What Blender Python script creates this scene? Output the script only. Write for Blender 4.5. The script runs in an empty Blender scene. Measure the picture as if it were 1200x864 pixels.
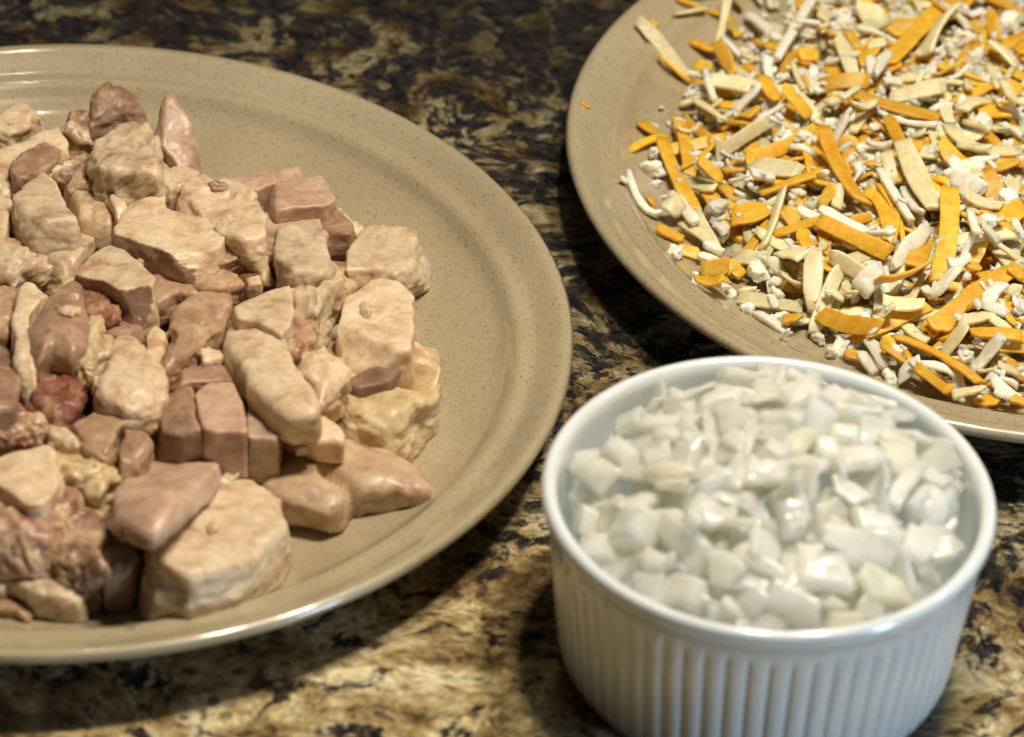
import bpy, bmesh, math, random
import numpy as np
from mathutils import Matrix, Vector
random.seed(11)
CAM=((0.998757,-0.049841,-0.000000,0.000000),(0.029772,0.596608,-0.801980,0.000000),(0.039971,0.800983,0.597351,0.633362))
LENS=139.19
PLATE_L=(-0.1192,0.8341)
PLATE_R=(0.1467,0.9378)
RAM=(0.0626,0.7405)
SEED=(0.0172,0.9494)

S = bpy.context.scene
col = S.collection
# ------------------------------------------------------------------ camera
cam = bpy.data.cameras.new('camera')
camo = bpy.data.objects.new('camera', cam)
col.objects.link(camo)
camo.matrix_world = Matrix([list(r) for r in CAM] + [[0, 0, 0, 1]])
cam.sensor_width = 36
cam.lens = LENS
cam.clip_start = .01
cam.clip_end = 50
cam.dof.use_dof = True
cam.dof.focus_distance = 1.06
cam.dof.aperture_fstop = 12
S.camera = camo
# ------------------------------------------------------------------ dim room light
w = bpy.data.worlds.new('World')
S.world = w
w.use_nodes = True
w.node_tree.nodes['Background'].inputs[0].default_value = (1, .8, .6, 1)
w.node_tree.nodes['Background'].inputs[1].default_value = .006

def area(name, loc, target, size, power, colr, shape='DISK'):
    l = bpy.data.lights.new(name, 'AREA')
    l.shape = shape
    l.size = size
    l.energy = power
    l.color = colr
    ob = bpy.data.objects.new(name, l)
    col.objects.link(ob)
    ob.location = loc
    ob.rotation_euler = (Vector(target) - Vector(loc)).to_track_quat('-Z', 'Y').to_euler()
    return ob

WARM = (1, .89, .72)
area('ceiling_lamp', (.19, .83, .70), (.06, .80, 0), .06, 3.4, WARM)
area('ceiling_lamp', (.07, .83, .70), (.03, .80, 0), .06, 3.1, WARM)
area('ceiling_lamp', (.83, .95, .78), (.06, .80, 0), .045, .65, WARM)
area('spot_lamp', (-.17, 1.42, 1.45), (-.12, .85, 0), .036, .75, WARM)
area('cool_fill', (.80, .18, .125), (.07, .74, .03),   .20, 3.9, (.56, .79, 1.0))  # added unseen cool fill for the ramekin's front wall
S.view_settings.view_transform = 'Standard'
S.view_settings.look = 'None'
S.view_settings.exposure = 0
S.view_settings.gamma = 1
try:
    S.cycles.use_denoising = True
    S.cycles.diffuse_bounces = 8
    S.cycles.transparent_max_bounces = 20
except Exception:
    pass

# ------------------------------------------------------------------ helpers
def tag(o, label=None, cat=None, group=None, kind=None):
    if label: o['label'] = label
    if cat: o['category'] = cat
    if group: o['group'] = group
    if kind: o['kind'] = kind
    return o

def mesh_obj(name, V, Fc, mat, parent=None, smooth=True, loc=(0, 0, 0)):
    m = bpy.data.meshes.new(name)
    V = np.asarray(V, dtype=np.float32)
    Fc = np.asarray(Fc, dtype=np.int32)
    k = Fc.shape[1]
    m.vertices.add(len(V)); m.vertices.foreach_set('co', V.ravel())
    m.loops.add(Fc.size); m.loops.foreach_set('vertex_index', Fc.ravel())
    m.polygons.add(len(Fc))
    m.polygons.foreach_set('loop_start', np.arange(0, Fc.size, k, dtype=np.int32))
    m.polygons.foreach_set('use_smooth', np.full(len(Fc), bool(smooth)))
    m.update(calc_edges=True)
    m.materials.append(mat)
    o = bpy.data.objects.new(name, m)
    col.objects.link(o)
    o.location = loc
    if parent: o.parent = parent
    return o

def hash3(i, seed):
    h = (i[..., 0] * 374761393 + i[..., 1] * 668265263 + i[..., 2] * 1274126177 + seed * 974634217) & 0xffffffff
    h = ((h ^ (h >> 13)) * 1274126177) & 0xffffffff
    h = ((h ^ (h >> 16)) * 2246822519) & 0xffffffff
    return ((h ^ (h >> 13)) & 0xffff) / 32767.5 - 1

def vnoise(p, seed=0):
    i = np.floor(p).astype(np.int64)
    f = p - i
    u = f * f * f * (f * (f * 6 - 15) + 10)
    r = 0
    for dx in (0, 1):
        wx = u[:, 0] if dx else 1 - u[:, 0]
        for dy in (0, 1):
            wy = u[:, 1] if dy else 1 - u[:, 1]
            for dz in (0, 1):
                wz = u[:, 2] if dz else 1 - u[:, 2]
                r = r + wx * wy * wz * hash3(i + np.array([dx, dy, dz]), seed)
    return r

def fbm(p, seed=0, oc=3):
    r, a = 0, 1
    for k in range(oc):
        r = r + a * vnoise(p * 2 ** k + 7.3 * k, seed + k)
        a *= .5
    return r

def vnormals(V, Q):
    n = np.cross(V[Q[:, 2]] - V[Q[:, 0]], V[Q[:, 3]] - V[Q[:, 1]])
    N = np.zeros_like(V)
    for k in range(4): np.add.at(N, Q[:, k], n)
    return N / (np.linalg.norm(N, axis=1, keepdims=True) + 1e-12)

_cs = {}
def cubesphere(n):
    if n in _cs: return _cs[n]
    idx, V, Q = {}, [], []
    def vid(p):
        k = tuple(p)
        if k not in idx:
            idx[k] = len(V); V.append(p)
        return idx[k]
    for ax in range(3):
        for s in (0, n):
            for a in range(n):
                for b in range(n):
                    q = []
                    for (da, db) in ((0, 0), (1, 0), (1, 1), (0, 1)):
                        p = [0, 0, 0]
                        p[ax] = s; p[(ax + 1) % 3] = a + da; p[(ax + 2) % 3] = b + db
                        q.append(vid(p))
                    Q.append(q if s else q[::-1])
    V = np.array(V, float) / n * 2 - 1
    V = np.tan(V * .72) / math.tan(.72)
    _cs[n] = (V, np.array(Q))
    return _cs[n]

def star(poly, ux, uy):
    """distance from the origin to the outline along (ux,uy)"""
    P = np.array(poly, float)
    th = np.linspace(0, 2 * np.pi, 240, endpoint=False)
    d = np.stack([np.cos(th), np.sin(th)], 1)
    A = P; B = np.roll(P, -1, 0); E = B - A
    den = d[:, None, 0] * E[None, :, 1] - d[:, None, 1] * E[None, :, 0]
    t = (A[None, :, 0] * E[None, :, 1] - A[None, :, 1] * E[None, :, 0]) / np.where(abs(den) < 1e-12, 1e-12, den)
    s = (A[None, :, 0] * d[:, None, 1] - A[None, :, 1] * d[:, None, 0]) / np.where(abs(den) < 1e-12, 1e-12, den)
    ok = (t > 0) & (s >= -1e-6) & (s <= 1 + 1e-6)
    R = np.where(ok, t, 0).max(1)
    R = np.where(R <= 0, np.median(R[R > 0]), R)
    k = np.array([1, 2, 3, 2, 1.]) / 9
    R = sum(k[j] * np.roll(R, j - 2) for j in range(5))
    a = np.arctan2(uy, ux) % (2 * np.pi)
    return np.interp(a, np.append(th, 2 * np.pi), np.append(R, R[0]))

def chunk(poly, t, g=(0, 0), p=14, rag=.2, seed=0, n=20, flare=.05, planes=None, cuts=0, gb=(0, 0)):
    """a cut piece: outline, thickness, tilted top; origin on the outline's centre at the top face"""
    D, Q = cubesphere(n)
    P = np.array(poly, float)
    ext = np.array([abs(P[:, 0]).max(), abs(P[:, 1]).max(), t * .5])
    u = D * ext
    u /= np.linalg.norm(u, axis=1, keepdims=True)
    rho = np.hypot(u[:, 0], u[:, 1]) + 1e-9
    R = star(P, u[:, 0], u[:, 1])
    h = t * .5
    inv = []
    inv.append(np.maximum((rho + flare * R * u[:, 2] / h) / R, 1e-6))
    inv.append(np.maximum((u[:, 2] - g[0] * u[:, 0] - g[1] * u[:, 1]) / h, 1e-6))
    inv.append(np.maximum((-u[:, 2] + gb[0] * u[:, 0] + gb[1] * u[:, 1]) / h, 1e-6))
    rc = np.random.RandomState(seed + 991)
    pl = list(planes or [])
    for _ in range(cuts):
        az = rc.rand() * 6.283; el = rc.uniform(.35, .95)
        nv = np.array([math.cos(az) * math.cos(el), math.sin(az) * math.cos(el), math.sin(el)])
        sup = max((u * nv).sum(1) / np.max(inv, axis=0))
        pl.append((nv[0], nv[1], nv[2], sup * rc.uniform(.70, .86)))
    for a_, b_, c_, d_ in pl:
        inv.append(np.maximum((u[:, 0] * a_ + u[:, 1] * b_ + u[:, 2] * c_) / d_, 1e-6))
    r = 1 / (sum(k ** p for k in inv)) ** (1 / p)
    V = u * r[:, None]
    rs = np.random.RandomState(seed)
    off = rs.rand(3) * 50
    wamp = (.0005 + .0018 * rag) * min(1, ext.max() / .009)
    wv_ = np.stack([fbm(V / .0085 + off + k_ * 17, seed + 70 + k_, 2) for k_ in range(3)], 1)
    V = V + wv_ * wamp * np.array([1, 1, .7])
    N = vnormals(V, Q)
    a = rs.rand() * math.pi
    ca, sa = math.cos(a), math.sin(a)
    fx = np.array([ca, sa, rs.uniform(-1.2, 1.2)]); fx /= np.linalg.norm(fx)
    fy = np.cross(fx, [0, 0, 1]); fy /= np.linalg.norm(fy); fz = np.cross(fx, fy)
    q = np.stack([V @ fx, V @ fy, V @ fz], 1)
    sc = min(1, ext.max() / .008) * .85
    d = fbm(V / .0062 + off, seed) * (.00012 + .0005 * rag) * sc
    flat = 1
    if p > 13:
        flat = 1 - .75 * np.clip((N[:, 2] - .75) / .2, 0, 1) * (1 - rag)
    fib = fbm(q / np.array([.005, .0017, .0017]) + off, seed + 9)
    d = d + flat * (fib * (.00008 + .0005 * rag)) * sc + fbm(V / .0013 + off, seed + 50, 2) * (.00003 + .0003 * rag)
    if rag > .3:
        cr = np.clip(.16 - abs(vnoise(q / np.array([.008, .0042, .005]) + off, seed + 20)), 0, 1) / .16
        d = d - cr * .0009 * (rag - .15) * sc
        st_ = 1 - abs(vnoise(q / np.array([.010, .0019, .0019]) + off, seed + 40)) * 2
        d = d + st_ * .0008 * (rag - .10) * sc
        lump = np.clip(fbm(V / .0028 + off, seed + 31, 2), -.3, 1)
        d = d + lump * .0004 * (rag - .2) * sc
    V = V + N * d[:, None]
    V[:, 2] -= h
    return V, Q

# ------------------------------------------------------------------ node helpers
def mat_new(name):
    m = bpy.data.materials.new(name)
    m.use_nodes = True
    nt = m.node_tree
    return m, nt, nt.nodes['Principled BSDF']

def N_(nt, typ, **kw):
    n = nt.nodes.new(typ)
    for k, v in kw.items():
        if k.startswith('i_'):
            key = k[2:]
            n.inputs[int(key) if key.isdigit() else key.replace('_', ' ')].default_value = v
        else:
            setattr(n, k, v)
    return n

def noise(nt, vec, scale, detail=4, rough=.55, dist=0):
    n = N_(nt, 'ShaderNodeTexNoise', i_Scale=scale, i_Detail=detail, i_Roughness=rough, i_Distortion=dist)
    nt.links.new(vec, n.inputs['Vector'])
    return n.outputs['Fac']

def ramp(nt, fac, stops, interp='LINEAR'):
    r = nt.nodes.new('ShaderNodeValToRGB')
    r.color_ramp.interpolation = interp
    e = r.color_ramp.elements
    while len(e) < len(stops): e.new(.5)
    for el, (pos, c) in zip(e, stops):
        el.position = pos
        el.color = (c[0], c[1], c[2], 1) if not isinstance(c, (int, float)) else (c, c, c, 1)
    nt.links.new(fac, r.inputs[0])
    return r.outputs[0]

def mix(nt, fac, a, b, typ='MIX'):
    n = nt.nodes.new('ShaderNodeMix')
    n.data_type = 'RGBA'; n.blend_type = typ
    for s, v in ((n.inputs[0], fac), (n.inputs[6], a), (n.inputs[7], b)):
        if isinstance(v, bpy.types.NodeSocket): nt.links.new(v, s)
        elif isinstance(v, (int, float)): s.default_value = v
        else: s.default_value = (v[0], v[1], v[2], 1)
    return n.outputs[2]

def mapping(nt, vec, scale=(1, 1, 1), loc=(0, 0, 0), rot=(0, 0, 0)):
    n = N_(nt, 'ShaderNodeMapping')
    n.inputs['Scale'].default_value = scale
    n.inputs['Location'].default_value = loc
    n.inputs['Rotation'].default_value = rot
    nt.links.new(vec, n.inputs['Vector'])
    return n.outputs[0]

def objvec(nt):
    """object coordinates moved by a per-object random offset"""
    tc = nt.nodes.new('ShaderNodeTexCoord')
    oi = nt.nodes.new('ShaderNodeObjectInfo')
    a = N_(nt, 'ShaderNodeVectorMath', operation='MULTIPLY_ADD')
    cmb = nt.nodes.new('ShaderNodeCombineXYZ')
    nt.links.new(oi.outputs['Random'], cmb.inputs[0])
    nt.links.new(oi.outputs['Random'], cmb.inputs[1])
    nt.links.new(cmb.outputs[0], a.inputs[0])
    a.inputs[1].default_value = (3.1, 7.7, 0)
    nt.links.new(tc.outputs['Object'], a.inputs[2])
    return a.outputs[0], oi.outputs['Random']

def bump(nt, bs, height, strength, dist):
    b = N_(nt, 'ShaderNodeBump', i_Strength=strength, i_Distance=dist)
    nt.links.new(height, b.inputs['Height'])
    nt.links.new(b.outputs[0], bs.inputs['Normal'])
    return b

# ------------------------------------------------------------------ materials
def mat_granite():
    m, nt, bs = mat_new('granite')
    tc = nt.nodes.new('ShaderNodeTexCoord')
    P0 = tc.outputs['Object']
    # flow: stone grain runs roughly along x, warped
    P = mapping(nt, P0, (.86, 1, 1), (2.37, 1.11, 0), (0, 0, .45))
    wn = N_(nt, 'ShaderNodeTexNoise', i_Scale=14.0, i_Detail=3.0)
    nt.links.new(P, wn.inputs['Vector'])
    wv = N_(nt, 'ShaderNodeVectorMath', operation='MULTIPLY_ADD')
    nt.links.new(wn.outputs['Color'], wv.inputs[0])
    wv.inputs[1].default_value = (.035, .035, 0)
    nt.links.new(P, wv.inputs[2])
    Pw = wv.outputs[0]
    tan = ramp(nt, noise(nt, Pw, 40, 9, .74), [(.37, (.055, .036, .019)), (.43, (.20, .13, .055)), (.495, (.40, .30, .14)), (.565, (.66, .57, .36))])
    fine = ramp(nt, noise(nt, Pw, 520, 3, .65), [(.36, .5), (.5, 1.0), (.66, 1.3)])
    base = mix(nt, .85, tan, fine, 'MULTIPLY')
    rust = ramp(nt, noise(nt, Pw, 120, 5, .65, .5), [(.57, 0), (.63, 1)])
    base = mix(nt, rust, base, (.105, .048, .024))
    vo = N_(nt, 'ShaderNodeTexVoronoi', i_Scale=420.0)
    vo.inputs['Randomness'].default_value = 1
    nt.links.new(Pw, vo.inputs['Vector'])
    sepc = nt.nodes.new('ShaderNodeSeparateColor')
    nt.links.new(vo.outputs['Color'], sepc.inputs[0])
    base = mix(nt, .35, base, ramp(nt, sepc.outputs[0], [(.0, .55), (.5, 1.0), (1, 1.30)]), 'MULTIPLY')
    base = mix(nt, ramp(nt, sepc.outputs[1], [(.95, 0), (.97, .7)]), base, (.030, .022, .016))
    # broad dark mineral; dimmer light at the back is also put into the colour
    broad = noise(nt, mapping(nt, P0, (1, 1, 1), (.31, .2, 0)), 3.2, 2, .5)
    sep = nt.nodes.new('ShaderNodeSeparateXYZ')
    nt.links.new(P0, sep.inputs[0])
    back_dark = N_(nt, 'ShaderNodeMath', operation='MULTIPLY_ADD')
    nt.links.new(sep.outputs['Y'], back_dark.inputs[0])
    back_dark.inputs[1].default_value = 1.0
    back_dark.inputs[2].default_value = -.86
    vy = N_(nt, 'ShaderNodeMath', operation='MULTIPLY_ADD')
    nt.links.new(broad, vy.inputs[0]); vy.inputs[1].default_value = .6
    nt.links.new(back_dark.outputs[0], vy.inputs[2])
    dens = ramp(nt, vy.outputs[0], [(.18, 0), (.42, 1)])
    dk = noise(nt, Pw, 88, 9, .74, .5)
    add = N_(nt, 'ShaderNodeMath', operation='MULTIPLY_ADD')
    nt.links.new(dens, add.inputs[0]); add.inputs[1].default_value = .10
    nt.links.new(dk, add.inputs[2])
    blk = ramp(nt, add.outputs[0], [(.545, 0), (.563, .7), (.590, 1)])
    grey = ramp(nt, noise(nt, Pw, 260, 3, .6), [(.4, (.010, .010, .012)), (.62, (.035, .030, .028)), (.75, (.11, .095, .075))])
    base = mix(nt, dens, base, mix(nt, 1.0, base, (.17, .165, .15), 'MULTIPLY'))  # darkens the base toward the back, standing in for weaker light
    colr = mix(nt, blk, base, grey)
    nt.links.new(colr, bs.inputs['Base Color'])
    nt.links.new(ramp(nt, noise(nt, P0, 300, 2), [(.3, .045), (.7, .075)]), bs.inputs['Roughness'])
    bs.inputs['Specular IOR Level'].default_value = .45
    return m

def mat_stoneware():
    m, nt, bs = mat_new('speckled_stoneware')
    tc = nt.nodes.new('ShaderNodeTexCoord')
    P = tc.outputs['Object']
    c = ramp(nt, noise(nt, P, 26, 3), [(.3, (.375, .310, .198)), (.7, (.435, .365, .240))])
    sp = ramp(nt, noise(nt, P, 1500, 2, .6), [(.30, (.46, .38, .30)), (.42, (1, 1, 1)), (.60, (1, 1, 1)), (.72, (1.12, 1.1, 1.05))])
    c = mix(nt, 1, c, sp, 'MULTIPLY')
    dots = ramp(nt, noise(nt, P, 700, 1, .5), [(.255, (.42, .32, .22)), (.30, (1, 1, 1))])
    c = mix(nt, .5, c, dots, 'MULTIPLY')
    nt.links.new(c, bs.inputs['Base Color'])
    bs.inputs['Roughness'].default_value = .30
    bs.inputs['Coat Weight'].default_value = 1
    bs.inputs['Coat Roughness'].default_value = .07
    bump(nt, bs, noise(nt, P, 900, 2), .12, .0003)
    return m

def mat_porcelain():
    m, nt, bs = mat_new('white_porcelain')
    tc = nt.nodes.new('ShaderNodeTexCoord')
    c = ramp(nt, noise(nt, tc.outputs['Object'], 40, 3), [(.3, (.69, .745, .785)), (.7, (.74, .795, .83))])
    nt.links.new(c, bs.inputs['Base Color'])
    bs.inputs['Roughness'].default_value = .18
    bs.inputs['Coat Weight'].default_value = .8
    bs.inputs['Coat Roughness'].default_value = .04
    bump(nt, bs, noise(nt, tc.outputs['Object'], 60, 2), .06, .001)
    return m

def mat_meat(name, stops, mott=None, rough=.46, sss=.7):
    m, nt, bs = mat_new(name)
    v, rnd = objvec(nt)
    f = noise(nt, v, 150, 4, .6, .3)
    c = ramp(nt, f, stops)
    if mott:
        k = ramp(nt, noise(nt, v, 75, 6, .66, .8), [(mott[1] - .06, 0), (mott[1] + .07, 1)])
        c = mix(nt, k, c, mott[0])
    mp = N_(nt, 'ShaderNodeMapping')
    mp.inputs['Scale'].default_value = (320, 1000, 800)
    ro = nt.nodes.new('ShaderNodeCombineXYZ')
    for q_, k_ in ((0, 9.0), (1, 23.0), (2, 41.0)):
        mu = N_(nt, 'ShaderNodeMath', operation='MULTIPLY')
        nt.links.new(rnd, mu.inputs[0]); mu.inputs[1].default_value = k_
        nt.links.new(mu.outputs[0], ro.inputs[q_])
    nt.links.new(ro.outputs[0], mp.inputs['Rotation'])
    nt.links.new(v, mp.inputs['Vector'])
    fib = noise(nt, mp.outputs[0], 1, 4, .6)
    c = mix(nt, .32, c, ramp(nt, fib, [(.3, .70), (.55, 1.0), (.75, 1.10)]), 'MULTIPLY')
    c = mix(nt, .35, c, ramp(nt, noise(nt, v, 520, 4, .65), [(.36, .62), (.5, 1.0), (.7, 1.1)]), 'MULTIPLY')
    hs = N_(nt, 'ShaderNodeHueSaturation')
    mr = N_(nt, 'ShaderNodeMapRange')
    nt.links.new(rnd, mr.inputs[0]); mr.inputs[3].default_value = .86; mr.inputs[4].default_value = 1.10
    nt.links.new(mr.outputs[0], hs.inputs['Value'])
    nt.links.new(c, hs.inputs['Color'])
    nt.links.new(hs.outputs[0], bs.inputs['Base Color'])
    bs.inputs['Roughness'].default_value = rough
    bs.inputs['Coat Weight'].default_value = .28
    bs.inputs['Coat Roughness'].default_value = .28
    bs.inputs['Subsurface Weight'].default_value = sss
    bs.inputs['Subsurface Radius'].default_value = (1, .62, .40)
    bs.inputs['Subsurface Scale'].default_value = .0034
    bs.inputs['Specular IOR Level'].default_value = .35
    hgt = N_(nt, 'ShaderNodeMath', operation='ADD')
    nt.links.new(fib, hgt.inputs[0]); nt.links.new(noise(nt, v, 900, 4, .65), hgt.inputs[1])
    bump(nt, bs, hgt.outputs[0], .28, .0006)
    return m

def mat_cheese(name, a, b, rough, sss, bmp, mottle=250):
    m, nt, bs = mat_new(name)
    v, rnd = objvec(nt)
    c = ramp(nt, noise(nt, v, mottle, 4, .6), [(.3, a), (.7, b)])
    hs = N_(nt, 'ShaderNodeHueSaturation')
    mr = N_(nt, 'ShaderNodeMapRange')
    nt.links.new(rnd, mr.inputs[0]); mr.inputs[3].default_value = .72; mr.inputs[4].default_value = 1.10
    nt.links.new(mr.outputs[0], hs.inputs['Value'])
    nt.links.new(c, hs.inputs['Color'])
    nt.links.new(hs.outputs[0], bs.inputs['Base Color'])
    bs.inputs['Roughness'].default_value = rough
    bs.inputs['Subsurface Weight'].default_value = sss
    bs.inputs['Subsurface Radius'].default_value = (1, .6, .25)
    bs.inputs['Subsurface Scale'].default_value = .003
    bs.inputs['Specular IOR Level'].default_value = .35
    bump(nt, bs, noise(nt, v, 1300, 4, .65), bmp, .0006)
    k_ = ramp(nt, noise(nt, v, 700, 3, .7), [(.35, .78), (.55, 1.0), (.75, 1.08)])
    nt.links.new(mix(nt, .6, hs.outputs[0], k_, 'MULTIPLY'), bs.inputs['Base Color'])
    return m

def mat_onion(name, a, b, clear=.27):
    m, nt, bs = mat_new(name)
    v, rnd = objvec(nt)
    st = mapping(nt, v, (120, 900, 300), rot=(0, 0, .3))
    c = ramp(nt, noise(nt, v, 130, 3), [(.3, a), (.7, b)])
    c = mix(nt, .25, c, ramp(nt, noise(nt, st, 1, 3), [(.3, .82), (.7, 1.0)]), 'MULTIPLY')
    nt.links.new(c, bs.inputs['Base Color'])
    bs.inputs['Roughness'].default_value = .26
    bs.inputs['Subsurface Weight'].default_value = .85
    bs.inputs['Subsurface Radius'].default_value = (1, .95, .7)
    bs.inputs['Subsurface Scale'].default_value = .007
    bs.inputs['Transmission Weight'].default_value = 0
    bs.inputs['IOR'].default_value = 1.36
    bs.inputs['Coat Weight'].default_value = .4
    bs.inputs['Coat Roughness'].default_value = .13
    bump(nt, bs, noise(nt, st, 1, 3), .25, .0005)
    # wet onion is see-through: part of the light passes straight, part is scattered onward
    tr = nt.nodes.new('ShaderNodeBsdfTranslucent')
    nt.links.new(c, tr.inputs['Color'])
    tp = nt.nodes.new('ShaderNodeBsdfTransparent')
    tp.inputs['Color'].default_value = (.985, .985, .95, 1)
    mx = nt.nodes.new('ShaderNodeMixShader')
    mx.inputs[0].default_value = .18
    nt.links.new(bs.outputs[0], mx.inputs[1]); nt.links.new(tr.outputs[0], mx.inputs[2])
    my = nt.nodes.new('ShaderNodeMixShader')
    nt.links.new(ramp(nt, noise(nt, v, 90, 3), [(.3, clear - .14), (.7, clear + .14)]), my.inputs[0])
    nt.links.new(mx.outputs[0], my.inputs[1]); nt.links.new(tp.outputs[0], my.inputs[2])
    nt.links.new(my.outputs[0], nt.nodes['Material Output'].inputs['Surface'])
    return m

GR = mat_granite(); ST = mat_stoneware(); PO = mat_porcelain()
W1, W2, W3 = (.52, .36, .21), (.69, .525, .34), (.79, .655, .465)
MEAT = {
    'W': mat_meat('breast_meat', [(.30, W1), (.45, W2), (.70, W3)], ((.50, .30, .17), .60)),
    'T': mat_meat('tan_meat', [(.30, (.36, .21, .12)), (.5, (.49, .32, .19)), (.70, (.62, .45, .28))], ((.42, .24, .15), .60)),
    'F': mat_meat('tender_meat', [(.30, (.46, .30, .18)), (.5, (.60, .43, .27)), (.70, (.72, .57, .38))], ((.46, .28, .17), .60), sss=.8),
    'D': mat_meat('dark_meat', [(.30, (.26, .145, .09)), (.5, (.385, .24, .155)), (.72, (.52, .36, .245))], ((.23, .11, .07), .62)),
    'P': mat_meat('pink_meat', [(.30, (.42, .265, .18)), (.5, (.53, .36, .25)), (.72, (.64, .47, .34))], ((.40, .22, .155), .62)),
    'M': mat_meat('mixed_meat', [(.32, (.20, .10, .075)), (.46, (.42, .25, .15)), (.60, (.62, .45, .27)), (.75, (.68, .53, .34))], ((.27, .115, .08), .56)),
    'R': mat_meat('red_meat', [(.30, (.18, .065, .038)), (.5, (.36, .165, .095)), (.72, (.55, .35, .21))], ((.26, .075, .05), .58)),
    'Y': mat_meat('fatty_meat', [(.30, (.50, .33, .155)), (.5, (.65, .51, .29)), (.72, (.76, .65, .43))], ((.52, .30, .17), .60), rough=.36),
}
CHM = {
    'O': mat_cheese('cheddar', (.80, .385, .016), (.93, .58, .085), .36, .7, .25),
    'Y': mat_cheese('pale_cheese', (.80, .69, .38), (.90, .82, .54), .36, .8, .22),
    'W': mat_cheese('white_cheese', (.88, .82, .64), (.96, .93, .82), .55, .7, .35, 500),
}
CHM['C'] = CHM['W']
ONM = [mat_onion('onion_white', (.945, .93, .84), (.98, .972, .92)), mat_onion('onion_yellow', (.91, .88, .70), (.95, .93, .81)),
       mat_onion('onion_clear', (.94, .935, .85), (.98, .975, .93), .40)]

# ------------------------------------------------------------------ setting: the counter
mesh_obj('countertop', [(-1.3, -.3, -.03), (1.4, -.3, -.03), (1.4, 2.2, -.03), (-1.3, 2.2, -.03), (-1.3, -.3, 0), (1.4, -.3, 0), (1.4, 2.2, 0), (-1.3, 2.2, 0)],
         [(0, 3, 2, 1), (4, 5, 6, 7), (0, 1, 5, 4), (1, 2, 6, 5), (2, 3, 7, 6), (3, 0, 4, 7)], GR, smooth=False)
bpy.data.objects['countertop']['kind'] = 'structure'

def spline(pts, n):
    P = np.array(pts, float)
    s = np.append(0, np.cumsum(np.linalg.norm(np.diff(P, axis=0), axis=1)))
    out = []
    m = len(P)
    T = np.zeros_like(P)
    for i in range(m):
        a, b = max(0, i - 1), min(m - 1, i + 1)
        T[i] = (P[b] - P[a]) / (s[b] - s[a])
    for q in np.linspace(0, s[-1], n):
        i = min(m - 2, np.searchsorted(s, q, side='right') - 1)
        L = s[i + 1] - s[i]
        t = (q - s[i]) / L
        out.append((2 * t ** 3 - 3 * t ** 2 + 1) * P[i] + (t ** 3 - 2 * t ** 2 + t) * L * T[i] + (-2 * t ** 3 + 3 * t ** 2) * P[i + 1] + (t ** 3 - t ** 2) * L * T[i + 1])
    return np.array(out)

def lathe(name, prof, seg, mat, parent=None, rfun=None, close=False):
    prof = np.array(prof)
    th = np.linspace(0, 2 * np.pi, seg, endpoint=False)
    V = []
    for (r, z) in prof:
        rr = r + (rfun(th, r, z) if rfun else 0)
        V.append(np.stack([rr * np.cos(th), rr * np.sin(th), np.full(seg, z)], 1))
    V = np.concatenate(V)
    k = len(prof)
    i = np.arange(k - 1)[:, None] * seg
    j = np.arange(seg)[None, :]
    j2 = (j + 1) % seg
    Q = np.stack([i + j, i + j2, i + seg + j2, i + seg + j], -1).reshape(-1, 4)
    return mesh_obj(name, V, Q, mat, parent)

# plate: outside foot -> lip -> rim -> ledge -> well
mm = .001
PROF = [(1e-5, 2.8), (76, 2.8), (78, .8), (79.5, .4), (82, .8), (84, 3.2), (98, 5.2), (113, 9.2), (125, 14.0), (131.5, 16.6), (134.2, 18.3), (135, 20.0), (134.5, 21.1), (133.3, 21.5),
        (131.8, 21.1), (129, 19.6), (125.8, 17.7), (124.2, 17.0), (122.3, 17.5), (120.7, 17.25), (119.6, 16.5), (117.4, 14.1), (115.2, 12.7), (110, 10.9), (103, 9.2), (95, 8.1), (82, 7.6), (40, 7.5), (1e-5, 7.5)]
PROF = [(r * mm, z * mm) for r, z in PROF]
pprof = np.concatenate([spline(PROF[:4], 10)[:-1], spline(PROF[3:], 110)])
def plate(xy, label):
    o = lathe('dinner_plate', pprof, 200, ST)
    o.location = (xy[0], xy[1], 0)
    tag(o, label, 'plate', 'speckled stoneware plates')
    return o
plate(PLATE_L, 'speckled beige stoneware plate holding the diced chicken')
plate(PLATE_R, 'speckled beige stoneware plate heaped with shredded cheese')

def plate_z(r):
    rr = [a for a, b in PROF[13:]][::-1]; zz = [b for a, b in PROF[13:]][::-1]
    return np.interp(r, rr, zz)

# ramekin
ram = bpy.data.objects.new('ramekin', None)
col.objects.link(ram)
ram.location = (RAM[0], RAM[1], 0)
ram.empty_display_size = .02
tag(ram, 'white fluted porcelain ramekin full of diced onion', 'ramekin')
def flute(th, r, z):
    f = np.interp(z, [.0025, .005, .0375, .0415], [0, 1, 1, 0])
    x = (th * 64 / (2 * np.pi)) % 1
    d = np.minimum(x, 1 - x)
    return -f * (.00062 * np.exp(-(d / .10) ** 2) + .00035 * (d < .5) * (1 - np.cos(2 * np.pi * x)) * -.5)
wall = [(1e-5, .0018), (.0435, .0018), (.0450, .0006), (.0462, .0002), (.0474, .0008), (.0480, .0026), (.0484, .006), (.0496, .018), (.0509, .030), (.0518, .0385), (.0521, .0420)]
wp = np.concatenate([spline(wall[:4], 8)[:-1], spline(wall[3:], 44)])
lathe('fluted_wall', wp, 960, PO, ram, flute)
rim = [(.0521, .0420), (.0529, .0440), (.0540, .0462), (.0543, .0480), (.0537, .0495), (.0525, .0500), (.0512, .0494), (.0504, .0478), (.0499, .0445)]
lathe('rim', spline(rim, 36), 240, PO, ram)
inner = [(.0499, .0445), (.0494, .038), (.0484, .025), (.0470, .012), (.0445, .0065), (.040, .0050), (1e-5, .0048)]
lathe('bowl_interior', spline(inner, 30), 240, PO, ram)

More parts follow.
